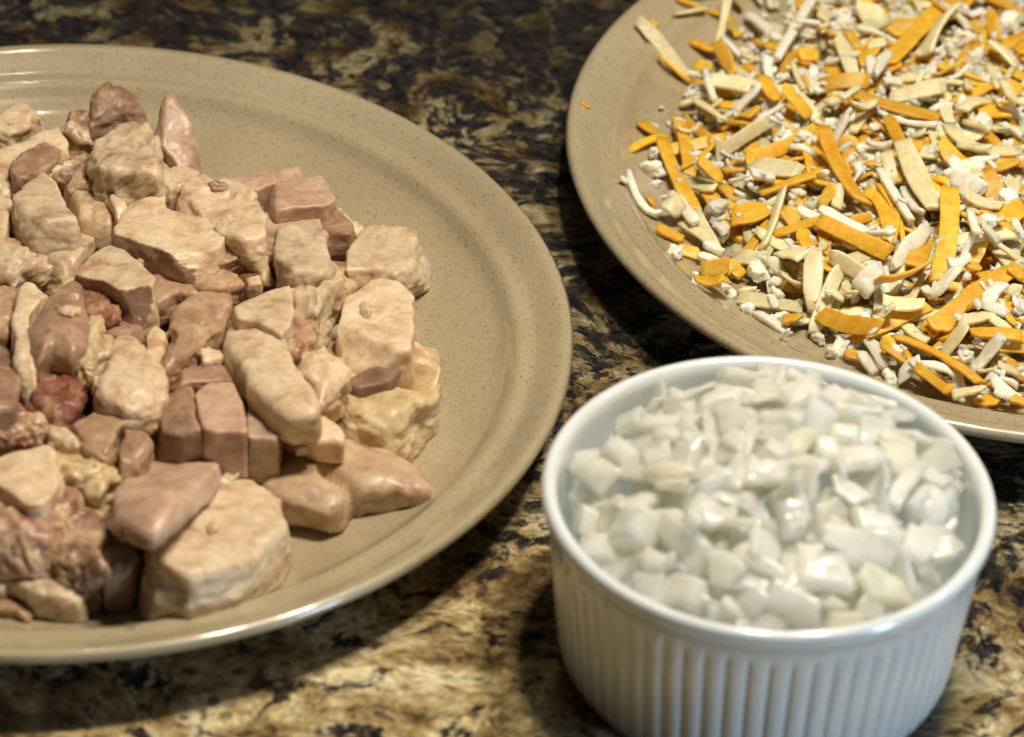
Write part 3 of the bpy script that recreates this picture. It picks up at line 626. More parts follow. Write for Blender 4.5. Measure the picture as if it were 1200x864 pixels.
CHEESE=[
('O',-77.4,50.5,-71.9,41.7,6.3,None,None),
('O',-67.9,45,-62,46.4,5.7,None,None),
('O',-78.7,25.1,-74.8,13.2,5.6,None,None),
('O',-73.8,13.9,-65.8,10.5,5,None,None),
('O',-103.3,74.4,-89.5,73.8,1.8,None,None),
('Y',-102,77.4,-90.4,78.5,3.2,None,None),
('Y',-103.3,66.7,-94.6,72.3,3.2,None,None),
('Y',-91.9,90.2,-87.3,81.8,3.8,None,None),
('Y',-90.7,60.3,-87.3,81.8,2.9,None,'pale strip standing crosswise at the upper left edge, below another pale strip'),
('W',-82.3,77.4,-73.2,58.3,3.9,(-78.8,72.4,),'curved white shred near the top left of the heap'),
('W',-81.5,89.2,-77,82.7,3.3,None,None),
('Y',-76.9,87.6,-71.8,84.2,4.2,None,None),
('O',-66.4,95.6,-65.9,74.2,3.2,None,None),
('C',-82.9,66.7,-82.6,41.6,4.8,None,None),
('O',-98.7,61.4,-91.7,55.4,4.1,None,None),
('O',-91.2,58.3,-86.5,39.4,4.7,None,None),
('O',-97.3,51.2,-92.9,47.2,4.3,None,None),
('Y',-114.9,58,-99.9,43.5,4.7,None,'broad pale shred reaching out alone over the plate at the upper left of the heap'),
('O',-108.4,46.4,-98.9,41.3,1.8,None,None),
('Y',-101.9,28.6,-93.4,31.5,3.3,None,None),
('Y',-94.3,34,-79.7,25.5,5.4,None,None),
('Y',-97.3,27,-90.1,8.3,5.9,None,None),
('O',-85.2,15.6,-81.5,8,5.9,None,None),
('W',-87.1,16.5,-80.3,19.4,3.5,None,None),
('W',-90.3,42.1,-83.9,30.6,1.8,None,None),
('Y',-92.1,-1.7,-76.4,7.1,5.1,None,'long tan shred slanting up to the right across the left side of the heap'),
('C',-75.5,2.2,-70.9,-0.1,5.8,None,'small cream cheese nugget at the tip of the long tan slanting shred'),
('C',-70.5,-2.9,-64.8,-0.8,4.2,None,None),
('Y',-70.6,25.1,-63.4,10.9,4.3,None,'stubby pale shred with a blunt end above the orange band'),
('W',-74.5,35.6,-58.1,94.4,3.7,None,'longest chalky white stick lying on top at the upper left of the cheese heap'),
('O',-110.9,62.2,-108.9,60.5,2.1,None,'tiny orange fleck on bare plate at the upper left of the heap'),
('C',-80.9,31.8,-78.1,29.2,3.6,None,None),
('W',-77.4,37.1,-76.7,29.7,2.7,None,None),
('C',-99.4,38,-97.2,32.7,2.9,None,None),
('O',-87.3,79.8,-83.2,79.2,4.3,None,None),
('O',-87.5,69.2,-83.9,67.6,3.5,None,None),
('O',-97.8,-14.3,-90.4,-16.8,4.3,None,None),
('O',-89.9,-19.4,-85.8,-24.2,4.8,None,None),
('Y',-99.6,-5.6,-93.1,-9.8,3.2,None,None),
('W',-99.1,0.2,-94,-2.4,4,None,None),
('O',-113.3,15,-108.4,11.9,6.3,None,None),
('O',-103,21.3,-99.6,-11.4,4.6,None,'orange strip pointing straight at the viewer at the left edge of the heap'),
('O',-107.4,6.6,-97.8,-26.3,5.1,None,'orange strip crossing under the one pointing at the viewer at the left edge'),
('O',-116.6,0.5,-105.4,11.2,3.1,None,'thin orange shred sticking out to the left onto bare plate'),
('C',-115.6,-3.7,-105.1,-8.9,3.6,None,'white crumb cluster on bare plate at the left edge of the heap'),
('C',-110.8,0.2,-107.9,1.3,5,None,None),
('C',-110.8,-12.4,-107.4,-13.3,3.2,None,None),
('Y',-98.7,-31.2,-91.4,-46.4,5,None,None),
('W',-104.2,-17,-98.2,-37.2,4,None,'rough white stick slanting beside the two crossed orange strips'),
('W',-119.3,-22.1,-116,-22.2,1.8,None,None),
('W',-117,-18.5,-107.4,-31.1,2,(-113.1,-29.1,),'thin curled white thread out on the bare plate left of the heap'),
('O',-111.7,-23.1,-108.8,-26.6,1.6,None,None),
('Y',-106.4,-28.5,-101.8,-31.4,7.2,None,None),
('Y',-101.7,-34,-92.3,-45.9,3.5,None,None),
('O',-108.8,-39.5,-101.3,-39.7,5,None,'short bright orange block near the left plate rim'),
('O',-102.2,-46.3,-96.7,-47.1,4.3,None,None),
('W',-95.9,-45.9,-90.5,-48.1,2.9,None,None),
('C',-106.5,-45.9,-101.3,-51.9,4,None,None),
('W',-97.6,-50,-87.7,-54.7,2.9,(-92.7,-50,),'arched white thread over the stubby orange block at the front left'),
('O',-94.8,-52.7,-88.6,-55.9,5.7,None,None),
('Y',-87.8,-48.8,-79.6,-52,6.1,None,None),
('W',-78.8,-54.1,-73.8,-56.3,4,None,None),
('C',-84.2,-55.8,-78.3,-56.7,6.5,None,None),
('Y',-74.2,-49.8,-68.9,-60,8,None,None),
('C',-93.2,-33.2,-87.8,-40.5,4.7,None,None),
('C',-94.1,-23.4,-90.5,-32.5,4.9,None,None),
('O',-88.2,-34.2,-77.1,-30.1,9.7,None,'wide orange wedge left of a pale crosswise shred'),
('Y',-86.5,-7,-84.2,-9.6,4.2,None,None),
('O',-83.2,-5.8,-82.9,-12.6,2.9,None,None),
('Y',-82.4,-12.8,-68.5,-16.9,6.5,None,'wide blunt pale shred above a thin orange one at centre left'),
('O',-80.3,-23.1,-65.3,-20,3.2,None,None),
('W',-88.5,-18.4,-83.5,-21.6,2.5,None,None),
('W',-83,-21.4,-76.5,-20.4,3.2,None,None),
('Y',-74.3,-26.4,-80.1,-48.6,4.1,None,'pale crosswise shred right of the wide orange wedge'),
('W',-69.8,-31.3,-63.5,-37.8,3.4,None,None),
('O',-74,-34.7,-69.9,-37.9,5.6,None,None),
('O',-76.9,-43.7,-64.9,-40.4,4.6,None,'orange shred rising to the right beside the white stick in mid heap'),
('O',-70,-45.5,-66,-49.1,6.2,None,None),
('O',-48.6,81.2,-43.9,76.1,4.3,None,None),
('O',-60,66.1,-57.9,50.2,4.6,None,None),
('Y',-50.3,63.1,-41.7,65.1,7.2,None,None),
('C',-55.5,74.7,-51.5,66.8,5.6,None,None),
('O',-40.3,56.2,-34.6,60.7,5.6,None,None),
('O',-42.9,38.1,-24.8,71.4,6.5,None,'long orange shred slanting up to the right near the top of the heap'),
('Y',-33.8,42.7,-30.2,52.1,2.4,None,None),
('Y',-30.8,43.6,-20.9,69.5,6.7,None,'wide pale shred leaning beside the long orange one at the top'),
('O',-27.4,36.5,-21.8,31.8,7.7,None,None),
('C',-21.2,47.8,-16.9,69.3,3.8,None,None),
('C',-18.1,43,-14.2,49,4,None,None),
('C',-20.1,36.2,-18.2,35.1,4.3,None,None),
('C',-16.6,30.7,-13.8,28.6,5.6,None,None),
('O',-11.1,62,-9.5,51.5,4.1,None,None),
('Y',-12.9,46.5,-4.6,39.9,8.4,None,None),
('C',-8.2,66.3,-1.8,69.7,6.5,None,None),
('O',-4.2,49.3,-1.8,43.5,5.2,None,None),
('Y',-39.3,33.1,-30.8,29.1,4.3,None,None),
('C',-30.7,37.8,-28,34.3,3.4,None,None),
('O',-62.8,26.9,-48.4,25.8,5.4,None,None),
('Y',-43,18.9,-26.8,22.6,5.7,None,'translucent pale shred right above the wide level orange band'),
('O',-53.3,54,-48.9,34.6,3.6,None,None),
('Y',-56.6,56.6,-53.1,27.8,4.7,None,'fat pale shred slanting down near the white crumb group in the upper heap'),
('W',-47.8,37.8,-47.7,28.9,2.9,None,None),
('W',-46.8,27.7,-42.5,35.8,2.8,None,None),
('W',-43.9,28.3,-38.6,27.6,3.2,None,None),
('C',-45.5,43.2,-43.7,40.5,3.4,None,None),
('C',-46.7,20.4,-43.9,19,5,None,None),
('O',-53.7,14.6,-29.1,10,6.6,None,'wide orange band lying level across the upper heap'),
('Y',-60.4,16,-54.3,11.8,4.3,None,None),
('C',-61.1,9.4,-56.8,8.5,3.6,None,None),
('W',-59.6,-1.9,-54.5,6.2,3.1,None,None),
('Y',-54.2,2.5,-47.2,10.7,3.6,None,None),
('C',-52.1,-2.3,-49.8,-4.4,4.2,None,None),
('W',-50.3,-5.2,-43.2,-5.2,2.9,None,None),
('Y',-37.1,2.2,-33.4,1.9,5.1,None,None),
('C',-39.5,-6.4,-36.8,-8.4,4.9,None,None),
('O',-44,7.5,-40.6,-9.8,4.2,None,'short bright orange shred pointing at the big pale strip'),
('O',-17.3,14.5,-10.7,5.2,6,None,None),
('Y',-23,7,-14.6,17.4,4.6,None,None),
('C',-24,14.6,-19.7,20.4,3.9,None,None),
('C',-20.7,6.9,-14.4,0.5,5.5,None,None),
('O',-10.7,24.5,-5.2,21.7,4.3,None,None),
('Y',-10.9,22.5,-7,3.5,3.2,None,None),
('Y',-27.1,3.4,-7.3,-6.3,5.7,(-20.2,-7.4,),'long curved cream shred near the right side of the photo'),
('Y',-25.4,-7.3,-16.6,-11.6,3.2,None,None),
('O',-30.2,-8.8,-24,-16.5,6,None,None),
('C',-12.7,-2.1,-8,-2.8,3.6,None,None),
('O',-50.1,-12.9,-46.5,-16.6,4.1,None,None),
('C',-53.9,-14.8,-51.2,-16.9,5.6,None,None),
('C',-63.4,-16.4,-59.2,-18,4.3,None,None),
('Y',-45.4,-11.8,-43.5,-21.8,4.4,None,None),
('O',-19.2,-22.3,-14.7,-32.3,6.7,None,None),
('O',-15.2,-42,-8.8,-36,6.7,None,None),
('O',-34.5,-19.3,-28.3,-26,2.7,None,None),
('O',-15.1,-16.6,-8.2,-13.1,5,None,None),
('Y',-12.6,-22.2,-8.6,-24.5,5.6,None,None),
('Y',-58.5,-26,-59.7,-34.1,3.2,None,None),
('O',-63.8,-31.2,-60,-27.3,3.9,None,None),
('O',-55.7,-38.5,-50.1,-36.3,3.5,None,None),
('O',-63,-5.6,-52.2,-32.3,5.2,None,'bright straight orange strip slanting down right in the middle of the heap'),
('O',-51.5,-24.8,-46,-50.3,6.1,(-45.3,-33.2,),'broad curved orange shred left of the thin bright rind edge'),
('Y',-45.7,-41.9,-45.1,-51.1,3.2,None,None),
('O',-47.8,-24.5,-41.8,-50,2,(-43.2,-36.4,),'thin bright curved orange rind edge in the middle of the heap'),
('W',-40.8,-24.4,-37.3,-40.5,3.3,None,None),
('W',-47.1,-19,-39.7,-41.8,3.2,None,'white stick slanting between the orange rind edge and the biggest pale strip'),
('Y',-41.1,-11.4,-33.1,-39.3,6.9,None,'biggest pale strip in the middle of the heap, above the upright orange slab'),
('W',-27.7,-15.6,-24.1,-26.9,4.1,None,None),
('W',-27.9,-26.8,-20.3,-33.1,6.2,None,None),
('Y',-21,-21.4,-21.9,-28.5,3.7,None,None),
('Y',-26.9,-35.9,-15.1,-39,3.9,None,None),
('C',-15,-30.8,-10.1,-34.5,7.3,None,'round white cheese lump near the right edge of the photo'),
('Y',-18,-41.2,-16.6,-49.7,3.3,None,None),
('W',-24.1,-42.6,-23,-57.8,3.2,None,'small white stick pointing at the viewer right of the upright orange slab'),
('C',-22.5,-47.6,-17.2,-51.8,4.8,None,None),
('W',-21.9,-53.8,-16.9,-54.5,2.9,None,None),
('C',-28.7,-53.6,-26.2,-57.7,3.1,None,None),
('C',-14.1,-46.9,-10.2,-49.7,4.2,None,None),
('C',-12.7,-53.8,-10.1,-56.5,4,None,None),
('Y',-27.4,-45.4,-26.8,-51.6,3.2,None,None),
('O',-35.6,-42.8,-40,-62.1,5.9,None,None),
('W',-35.5,-42.8,-45.4,-60.3,5.4,None,'white shred laid across the foot of the biggest pale strip'),
('O',-65,-43.2,-46.2,-56.9,5.2,None,'long orange shred directly under the long white one at centre'),
('W',-64.4,-36.9,-50.8,-44.2,4.6,None,'long white shred lying above a long orange one at centre'),
('W',-51.7,-45.4,-45.6,-53,3,None,None),
('O',-29.6,-34.4,-33.3,-66.4,6.3,None,'upright broad orange slab at the right of centre'),
('O',-25.5,-64.3,-22.3,-61.8,3.4,None,None),
('W',-31.1,-65.9,-25.5,-62.3,3.1,None,None),
('Y',-62.6,-60.2,-52.7,-65,5.3,None,None),
('Y',-65.2,-55.2,-62.5,-57,4.2,None,None),
('Y',-74.7,-61.5,-69.8,-64.6,5.7,None,None),
('C',-77.9,-64.5,-74.3,-65.7,4.3,None,None),
('C',-77.8,-73.3,-74.3,-74.2,5.8,None,None),
('C',-71.6,-73.6,-69.9,-76.2,3.8,None,None),
('Y',-85.9,-61.1,-81.5,-60.9,4.9,None,None),
('O',-90.4,-58.4,-89.4,-60.4,2.9,None,None),
('O',-89.6,-52.7,-85.1,-55.4,4.3,None,None),
('C',-83.2,-63.4,-78.8,-65.2,3.2,None,None),
('C',-89.8,-62.2,-87.2,-64.1,4.3,None,None),
('O',-96.7,-56.4,-89.1,-55.7,5.5,None,'stubby double orange block at the front left of the heap'),
('W',-95.3,-61.1,-89.8,-67.7,3.3,None,None),
('C',-100.9,-63.1,-96.3,-62.7,3.2,None,None),
('O',-99.1,-67.7,-91.2,-67.8,3.6,None,'flat orange chip lying alone at the front left rim of the plate'),
('W',-82.2,-72.5,-72.9,-81.5,3.1,None,'thin white thread on bare plate at the front edge behind the ramekin'),
('O',-75.1,-76.7,-70.7,-78.9,5.8,None,'small orange nub at the front edge just behind the ramekin'),
('Y',-86.6,-66.7,-69.4,-69.9,5.7,None,'straight pale stick at the front left of the heap, lowest pale stick'),
('Y',-66.6,-57.5,-66.8,-75,5.7,None,'wide pale strip pointing at the viewer at the front of the heap'),
('W',-75.5,-84.4,-73.7,-85.8,1.7,None,'tiny white shred lying on the plate rim behind the ramekin'),
('C',-63.6,-89.4,-61.4,-90.9,3.1,None,None),
('C',-67.2,-81.5,-63.2,-82.1,4.3,None,None),
('C',-85.7,-70.5,-82.2,-71,4.9,None,None),
('O',-45.3,-73.9,-38.5,-73.4,3.6,None,None),
('Y',-48.9,-77.4,-37.7,-77,5.8,None,None),
('W',-55.6,-78,-51.2,-81,2.8,None,None),
('W',-53.9,-81,-51.3,-84.7,3.1,None,None),
('Y',-50.4,-81.6,-45.9,-80.6,3.5,None,None),
('Y',-63.6,-70.2,-58.7,-71.2,4.3,None,None),
('Y',-58.6,-67.7,-56,-72.3,3.7,None,None),
('C',-62.8,-85.1,-56.6,-89.1,4.2,None,None),
('C',-63.6,-89.6,-61.4,-90.7,3.6,None,None),
('O',-58.8,-90.7,-53.5,-92.1,4,None,None),
('W',-55.2,-93.4,-50.8,-97.7,3.6,None,None),
('W',-53.1,-90.8,-47.8,-96.8,3.8,None,None),
('O',-49.5,-87,-46,-85.5,4.8,None,None),
('C',-48.7,-97.4,-45.6,-99.7,4.7,None,None),
('O',-48.2,-92.2,-40.8,-98.1,8.8,None,'broad shaded orange flap continuing the large strip at the front'),
('O',-65,-77,-50,-89.5,6.1,None,'large bright orange strip at the front of the heap above the ramekin rim'),
('O',-42.9,-91.6,-38.2,-100.2,2.3,None,None),
('C',-46.5,-90.1,-42.9,-91.1,4.3,None,'white crumb sitting on the shaded orange flap'),
('Y',-38.6,-96.5,-33.3,-99,5.6,None,None),
('W',-45.1,-101.3,-39.5,-100.9,5.7,None,None),
('W',-42.4,-103.3,-38.1,-102.7,3.5,None,None),
('O',-41.5,-104.8,-30.3,-105,6.4,None,'orange piece half hidden by the ramekin rim'),
('W',-39.5,-101.7,-29.8,-104.7,3.6,(-30.7,-101.6,),'pale thread curled over the half hidden orange piece'),
('W',-37.9,-68.6,-34.4,-70.7,2.4,None,None),
('W',-35.4,-73,-29.4,-69.1,5.5,None,None),
('W',-54.7,-71.3,-48.7,-65.6,7.1,None,'pale block with a squared white end joined to an orange strip at the front'),
('O',-50.2,-72.3,-35.5,-64.4,7.6,None,'orange strip rising right from the squared white end'),
('O',-18.7,-73.2,-14.2,-83.8,4.7,None,None),
('W',-24.2,-74.2,-16.7,-69.5,5.8,None,None),
('W',-21.1,-77.3,-18.7,-73.8,3.4,None,None),
('W',-13.8,-74.4,-11.2,-76.8,4.7,None,None),
('Y',-14.9,-68.9,-11.3,-69.5,3.6,None,None),
('O',-34.4,-85.2,-27.7,-86.2,4.3,None,None),
('Y',-28.5,-83.4,-19.5,-82.6,5.4,None,None),
('C',-29.3,-79.9,-25.7,-80.7,5.8,None,'bright white crumb beside the very long orange strip at the front right'),
('W',-22.5,-78.5,-16.3,-81.5,3.2,None,None),
('O',-28.3,-76.5,-22.5,-78.5,2.5,None,None),
('O',-36.6,-84.4,-13.2,-62.5,5.8,(-26.9,-75.3,),'very long orange strip curving up toward the right edge of the photo'),
('O',-14.6,-63.1,-10.2,-66.3,4.8,None,None),
('C',-34.5,-88.4,-31.3,-88.1,4.3,None,None),
('Y',-33.6,-91.6,-27.4,-89.5,5.3,None,None),
('Y',-21,-85.4,-14.8,-86.6,3.6,None,None),
('O',-26,-88.5,-12.2,-89.4,4.3,None,None),
('C',-25.1,-86.9,-22,-87.6,2.9,None,None),
('C',-21.1,-87.6,-18.9,-89.3,4,None,None),
('O',-18.6,-94.6,-11.9,-95.2,6.5,None,None),
('W',-26.2,-97.2,-18.1,-92,5.4,None,'squared white stick with a blunt lit end at the front right'),
('Y',-31.5,-93.9,-26.2,-97.7,2,(-27.5,-94.7,),None),
('W',-28.9,-96.6,-26.7,-98.2,3.4,None,None),
('O',-37,-84.4,-29.9,-83.8,5.8,None,None),
('O',-25.9,-107.9,-18.8,-108.9,4.3,None,None),
('O',-21.4,-99.9,-17.1,-105.2,3.7,None,None),
('O',-14.4,-105.3,-14.9,-109.1,3.1,None,None),
('O',-45,-82.4,-24.5,-107.2,5.7,(-34.6,-93.6,),'longest bright orange strip slanting down to the front rim of the plate'),
('Y',-31.5,-108.4,-23.6,-109.9,5,None,'yellow chip at the front rim under the longest bright strip'),
('O',-33.7,-107.7,-31.9,-108.6,3.4,None,None),
('W',-21,-105,-14.4,-111,3.8,None,'rough white stick near the front right rim of the plate'),
('W',-21,-111.5,-15.7,-112.1,2.9,None,None),
('O',-16.5,-113.1,-12.1,-113.5,4.3,None,'orange shred at the plate rim, farthest front right'),
('W',-18.8,-102.4,-13.9,-103.1,3.6,None,None),
('Y',-19.1,-98.1,-13.4,-98.7,4.3,None,None),
('Y',-24.5,-98.3,-20.1,-100.3,1.5,None,None),
('C',-24.1,-100.7,-21.5,-104.1,3.1,None,None),
('C',-24.6,-105.6,-23.7,-106.9,2.9,None,None),
('C',-14,-106.7,-12.2,-108.4,3.8,None,None),
('C',-30.1,-110.2,-28.7,-110.6,2.1,None,None)]
FLAPS=[(-34.9, 813.6, 23.5, [(-9.1, -3.6), (-1.2, 3.7), (4.4, 6.4), (6.3, 3.6), (3.6, -2.9), (-4.0, -7.2)]), (-24.6, 813.7, 24, [(-4.8, 3.4), (3.6, 7.1), (3.5, -0.3), (0.5, -6.0), (-2.7, -4.1)])]
ONION=[
(-35.4,8.9,52.9,11.6,7.7,-0.94,'upright cream onion wedge near the empty left wall'),
(-42.9,7.2,47.6,22.1,9.3,-1.02,None),
(-26.2,15.9,57.1,11.1,4.5,-0.3,'thin onion layer standing on edge against the back left ramekin wall'),
(-25.7,8.9,58.4,7.5,4.8,-0.4,'small bright triangular onion chip below the layer standing on edge'),
(-27.3,2,57.8,8.7,6.4,0.2,None),
(-12.6,21.5,60.7,11,7.1,0.32,None),
(-19.4,3.7,61,9.2,6.5,-1.04,None),
(-8.7,1.1,63.7,8.9,6.6,-0.88,None),
(-24.9,-4.8,58.1,14.2,6.7,-0.39,None),
(-14.3,-11.4,60.9,4.9,7.8,-0.81,None),
(-1.2,23.3,62.1,6.9,6,0.39,None),
(6.9,24.3,61.9,10.6,10.3,0.47,'onion cube at the very top of the heap by the back rim'),
(15.6,24.5,61,7.6,7.9,0.65,None),
(22.6,24.5,59.3,9.3,9.1,0.79,None),
(2.2,9.6,64.6,12.5,7.3,-0.08,None),
(17.4,7.3,63.6,6.5,7.1,-0.23,None),
(23,8.2,62.3,6.1,10,-0.16,None),
(0.7,-1.9,64.6,6.7,9.1,0.02,'glossy bluish white onion cube in the upper middle of the heap'),
(12.6,-1.1,64.3,7.2,9,0,None),
(20.8,-1.1,62.7,10.9,9.1,0.22,None),
(30.5,2.7,59.9,9.5,10.9,0.52,None),
(30.7,-7.2,59,5.5,12.2,-0.36,'wet shining onion piece glinting at the right of the heap'),
(-43.3,-9,45.6,10.1,7.9,-0.67,'rough glittering onion bit against the left rim of the ramekin'),
(-40.4,-18.9,45.5,13.7,9.1,-0.51,None),
(-36,-25.4,44.4,6.1,9.1,-0.57,None),
(-28.8,-32.4,44.8,9.4,9.7,-0.49,None),
(-21.5,-24.1,53.8,17.1,8,-0.85,None),
(-15.2,-19.8,58.1,11.3,8.5,-0.7,None),
(-20.3,-35.4,47.8,9.5,7.7,-0.49,None),
(-11,-33.2,52.7,10.2,8.5,-0.54,None),
(-27.5,-27.8,49.2,8.7,6.6,-0.27,'small white onion block just below the thick chalk white cube'),
(-31.9,-17.3,51.4,13,14.5,-0.55,'thick chalk white onion cube near the left rim of the ramekin'),
(4.7,-22.8,59.8,8.4,7,-0.38,'small rounded cup shaped onion piece in the middle of the heap'),
(-3.9,-39.8,49.5,8,7.7,-0.54,None),
(4.5,-40.7,49.2,12.4,10.7,-0.18,None),
(16.7,-42.5,45.9,10.4,5.4,0.13,None),
(22.6,-38.6,47.6,8.4,6.5,-0.27,None),
(14.2,-39.8,49.1,7.4,5.1,-0.27,None),
(33.8,-22.1,53.1,8.1,9.7,-0.32,None),
(23.7,-19.7,57.9,12.2,6.5,-0.06,None),
(25.6,-33.2,49.9,16.4,8.3,-0.24,'long onion strip running down to the front right rim'),
(20.8,-26,55.5,21.1,10,-0.07,'long curved onion layer sweeping to the right rim'),
(11.2,-32.6,54.1,17.9,11.7,-0.23,'broad flat pale onion slab lying at the front of the heap'),
(-2.2,-33.2,54.3,11,5.5,-0.58,'narrow bright white onion sliver near the middle front of the ramekin')]

# ------------------------------------------------------------------ chicken
# part-buried lower layer first
KIND = {'W': 'breast chunk', 'T': 'tan chunk', 'F': 'chicken finger', 'D': 'dark meat chunk', 'P': 'pink meat chunk', 'M': 'mixed scrap', 'R': 'red scrap', 'Y': 'fatty chunk'}
GC = 'cut chicken pieces on the left plate'
rs = np.random.RandomState(5)
pts = []
DIRS = [(math.cos(a_), math.sin(a_)) for a_ in np.linspace(-1.75, 1.75, 22)]
cxs = np.array([(c[7], c[8]) for c in CHICKEN])
for k in range(4000):
    x = rs.uniform(-232, -35); y = rs.uniform(745, 935)
    # inside the heap only: near enough to several hand placed pieces
    d = np.sort(np.hypot(cxs[:, 0] - x, cxs[:, 1] - y))
    if x < -165 and math.hypot(x / 1000 - PLATE_L[0] + .02, (y / 1000 - PLATE_L[1]) * 1.15) > .088: continue
    if not all((cxs[:, 0] * ca_ + cxs[:, 1] * sa_).max() - (x * ca_ + y * sa_) > 15 for ca_, sa_ in DIRS): continue
    if any((x - a) ** 2 + (y - b) ** 2 < 17 ** 2 for a, b in pts): continue
    pts.append((x, y))
for i, (x, y) in enumerate(pts):
    edge = np.sort(np.hypot(cxs[:, 0] - x, cxs[:, 1] - y))[5]
    t = .0110 if edge < 24 else .008
    a = rs.rand() * 6.28
    L, Wd = rs.uniform(9, 12.5), rs.uniform(7, 10)
    poly = []
    for q in range(6):
        th = a + q * math.pi / 3 + rs.uniform(-.3, .3)
        rr = rs.uniform(.8, 1.1)
        poly.append((L * rr * math.cos(th) * mm, Wd * rr * math.sin(th) * mm))
    k = 'DTWMDTT'[i % 7]
    V, Q = chunk(poly, t, (rs.uniform(-.15, .15), rs.uniform(-.15, .15)), 10, rs.uniform(.2, .6), 300 + i, 14)
    o = mesh_obj('chicken_piece', V, Q, MEAT[k], loc=(x * mm, y * mm, plate_z(math.hypot(x * mm - PLATE_L[0], y * mm - PLATE_L[1])) + t + .0002))
    tag(o, 'chicken piece lying on the plate underneath the upper pieces of the heap', 'chicken', GC)

# the heap runs on to the left, past the edge of the picture
upts = []
for i in range(900):
    x = rs.uniform(-222, -172); y = rs.uniform(775, 905)
    if math.hypot(x / 1000 - PLATE_L[0] + .025, (y / 1000 - PLATE_L[1]) * 1.2) > .072: continue
    if any((x - a) ** 2 + (y - b) ** 2 < 16 ** 2 for a, b in upts): continue
    upts.append((x, y))
    a0_ = rs.rand() * 6.28
    poly = []
    for q in range(6):
        th = a0_ + q * math.pi / 3 + rs.uniform(-.3, .3); rr = rs.uniform(.8, 1.15)
        poly.append((12 * rr * math.cos(th) * mm, 9.5 * rr * math.sin(th) * mm))
    k = 'WTWPWMD'[len(upts) % 7]
    V, Q = chunk(poly, .013, (rs.uniform(-.3, .3), rs.uniform(-.3, .3)), 14, rs.uniform(.15, .6), 800 + i, 20, cuts=2)
    o = mesh_obj('chicken_piece', V, Q, MEAT[k], loc=(x * mm, y * mm, .0285))
    tag(o, 'chicken piece on top of the far left part of the heap', 'chicken', GC)

NAMEK = {'F': 'chicken_finger'}
CV = []
for i, (k, zt, t, rag, pw, tilt, lab, x, y, poly) in enumerate(CHICKEN):
    P = [(a * mm * 1.13, b * mm * 1.13) for a, b in poly]
    n = 32 if max(abs(np.array(poly)).max(0)) > 9 else 20
    if 'brown skin edge' in lab or 'brown front' in lab: n = 56
    pw = 2.8 if pw < 7 else pw * .72 if pw < 10 else pw * 1.4 if pw < 14 else pw * 2
    if k == 'F': pw = 3.4
    planes = None
    if 'tall upright wedge' in lab:
        planes = [(-.78, -.30, .55, .0112), (.84, -.30, .45, .0100)]
    V, Q = chunk(P, t * mm, tilt, pw, rag, 40 + i, n, flare=.06 if pw > 9 else 0, planes=planes, cuts=(2 if n > 24 else 1) if pw > 5 and not planes else 0, gb=(0, 0) if zt - t < 9.5 or planes else (tilt[0] * .9, tilt[1] * .9))
    if 'hollow yellow' in lab:
        c = np.array([6, 6.0]) * mm
        d = np.hypot((V[:, 0] - c[0]) / 1.25, V[:, 1] - c[1])
        V[:, 2] -= .009 * np.exp(-(d / .0052) ** 2) * np.clip((V[:, 2] + t * mm * .6) / .006, 0, 1)
    if k == 'F':
        # the cleft between the two prongs
        c0 = np.array([0, -4.5]) * mm; c1 = np.array([9, -13]) * mm
        e = (c1 - c0) / np.linalg.norm(c1 - c0)
        rel = V[:, :2] - c0
        s = rel @ e; d = abs(rel @ np.array([-e[1], e[0]]))
        V[:, 2] -= .005 * np.exp(-(d / .0016) ** 2) * (s > -.004)
    rp = np.hypot(V[:, 0] + x * mm - PLATE_L[0], V[:, 1] + y * mm - PLATE_L[1])
    low = plate_z(rp) + .0001 - (zt - 1) * mm - V[:, 2]
    V[:, :2] *= (1 - .10 * np.clip(low / .003, 0, 1))[:, None]
    V[:, 2] += np.maximum(low, 0)
    CV.append(V + np.array([x * mm, y * mm, (zt - 1) * mm]))
    o = mesh_obj(NAMEK.get(k, 'chicken_piece'), V, Q, MEAT[k], loc=(x * mm, y * mm, (zt - 1) * mm))
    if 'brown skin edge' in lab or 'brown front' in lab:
        # brown front faces: skin on the slab, shade put into the wedge's colour
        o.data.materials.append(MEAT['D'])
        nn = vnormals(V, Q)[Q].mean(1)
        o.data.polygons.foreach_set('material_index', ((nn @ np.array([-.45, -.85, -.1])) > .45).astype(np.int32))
    tag(o, lab, 'chicken', GC)
    if 'hollow yellow' in lab:
        for sd, (fx_, fy_, fz_, fp_) in enumerate(FLAPS[:1]):
            V, Q = chunk([(a * mm, b * mm) for a, b in fp_], .0032, (.0, -.1), 10, 0, 600 + sd, 16)
            mesh_obj('meat_flap', V, Q, MEAT['P'], o, loc=((fx_ - x) * mm, (fy_ - y - 2.2) * mm, (fz_ + 2.4 - zt) * mm))

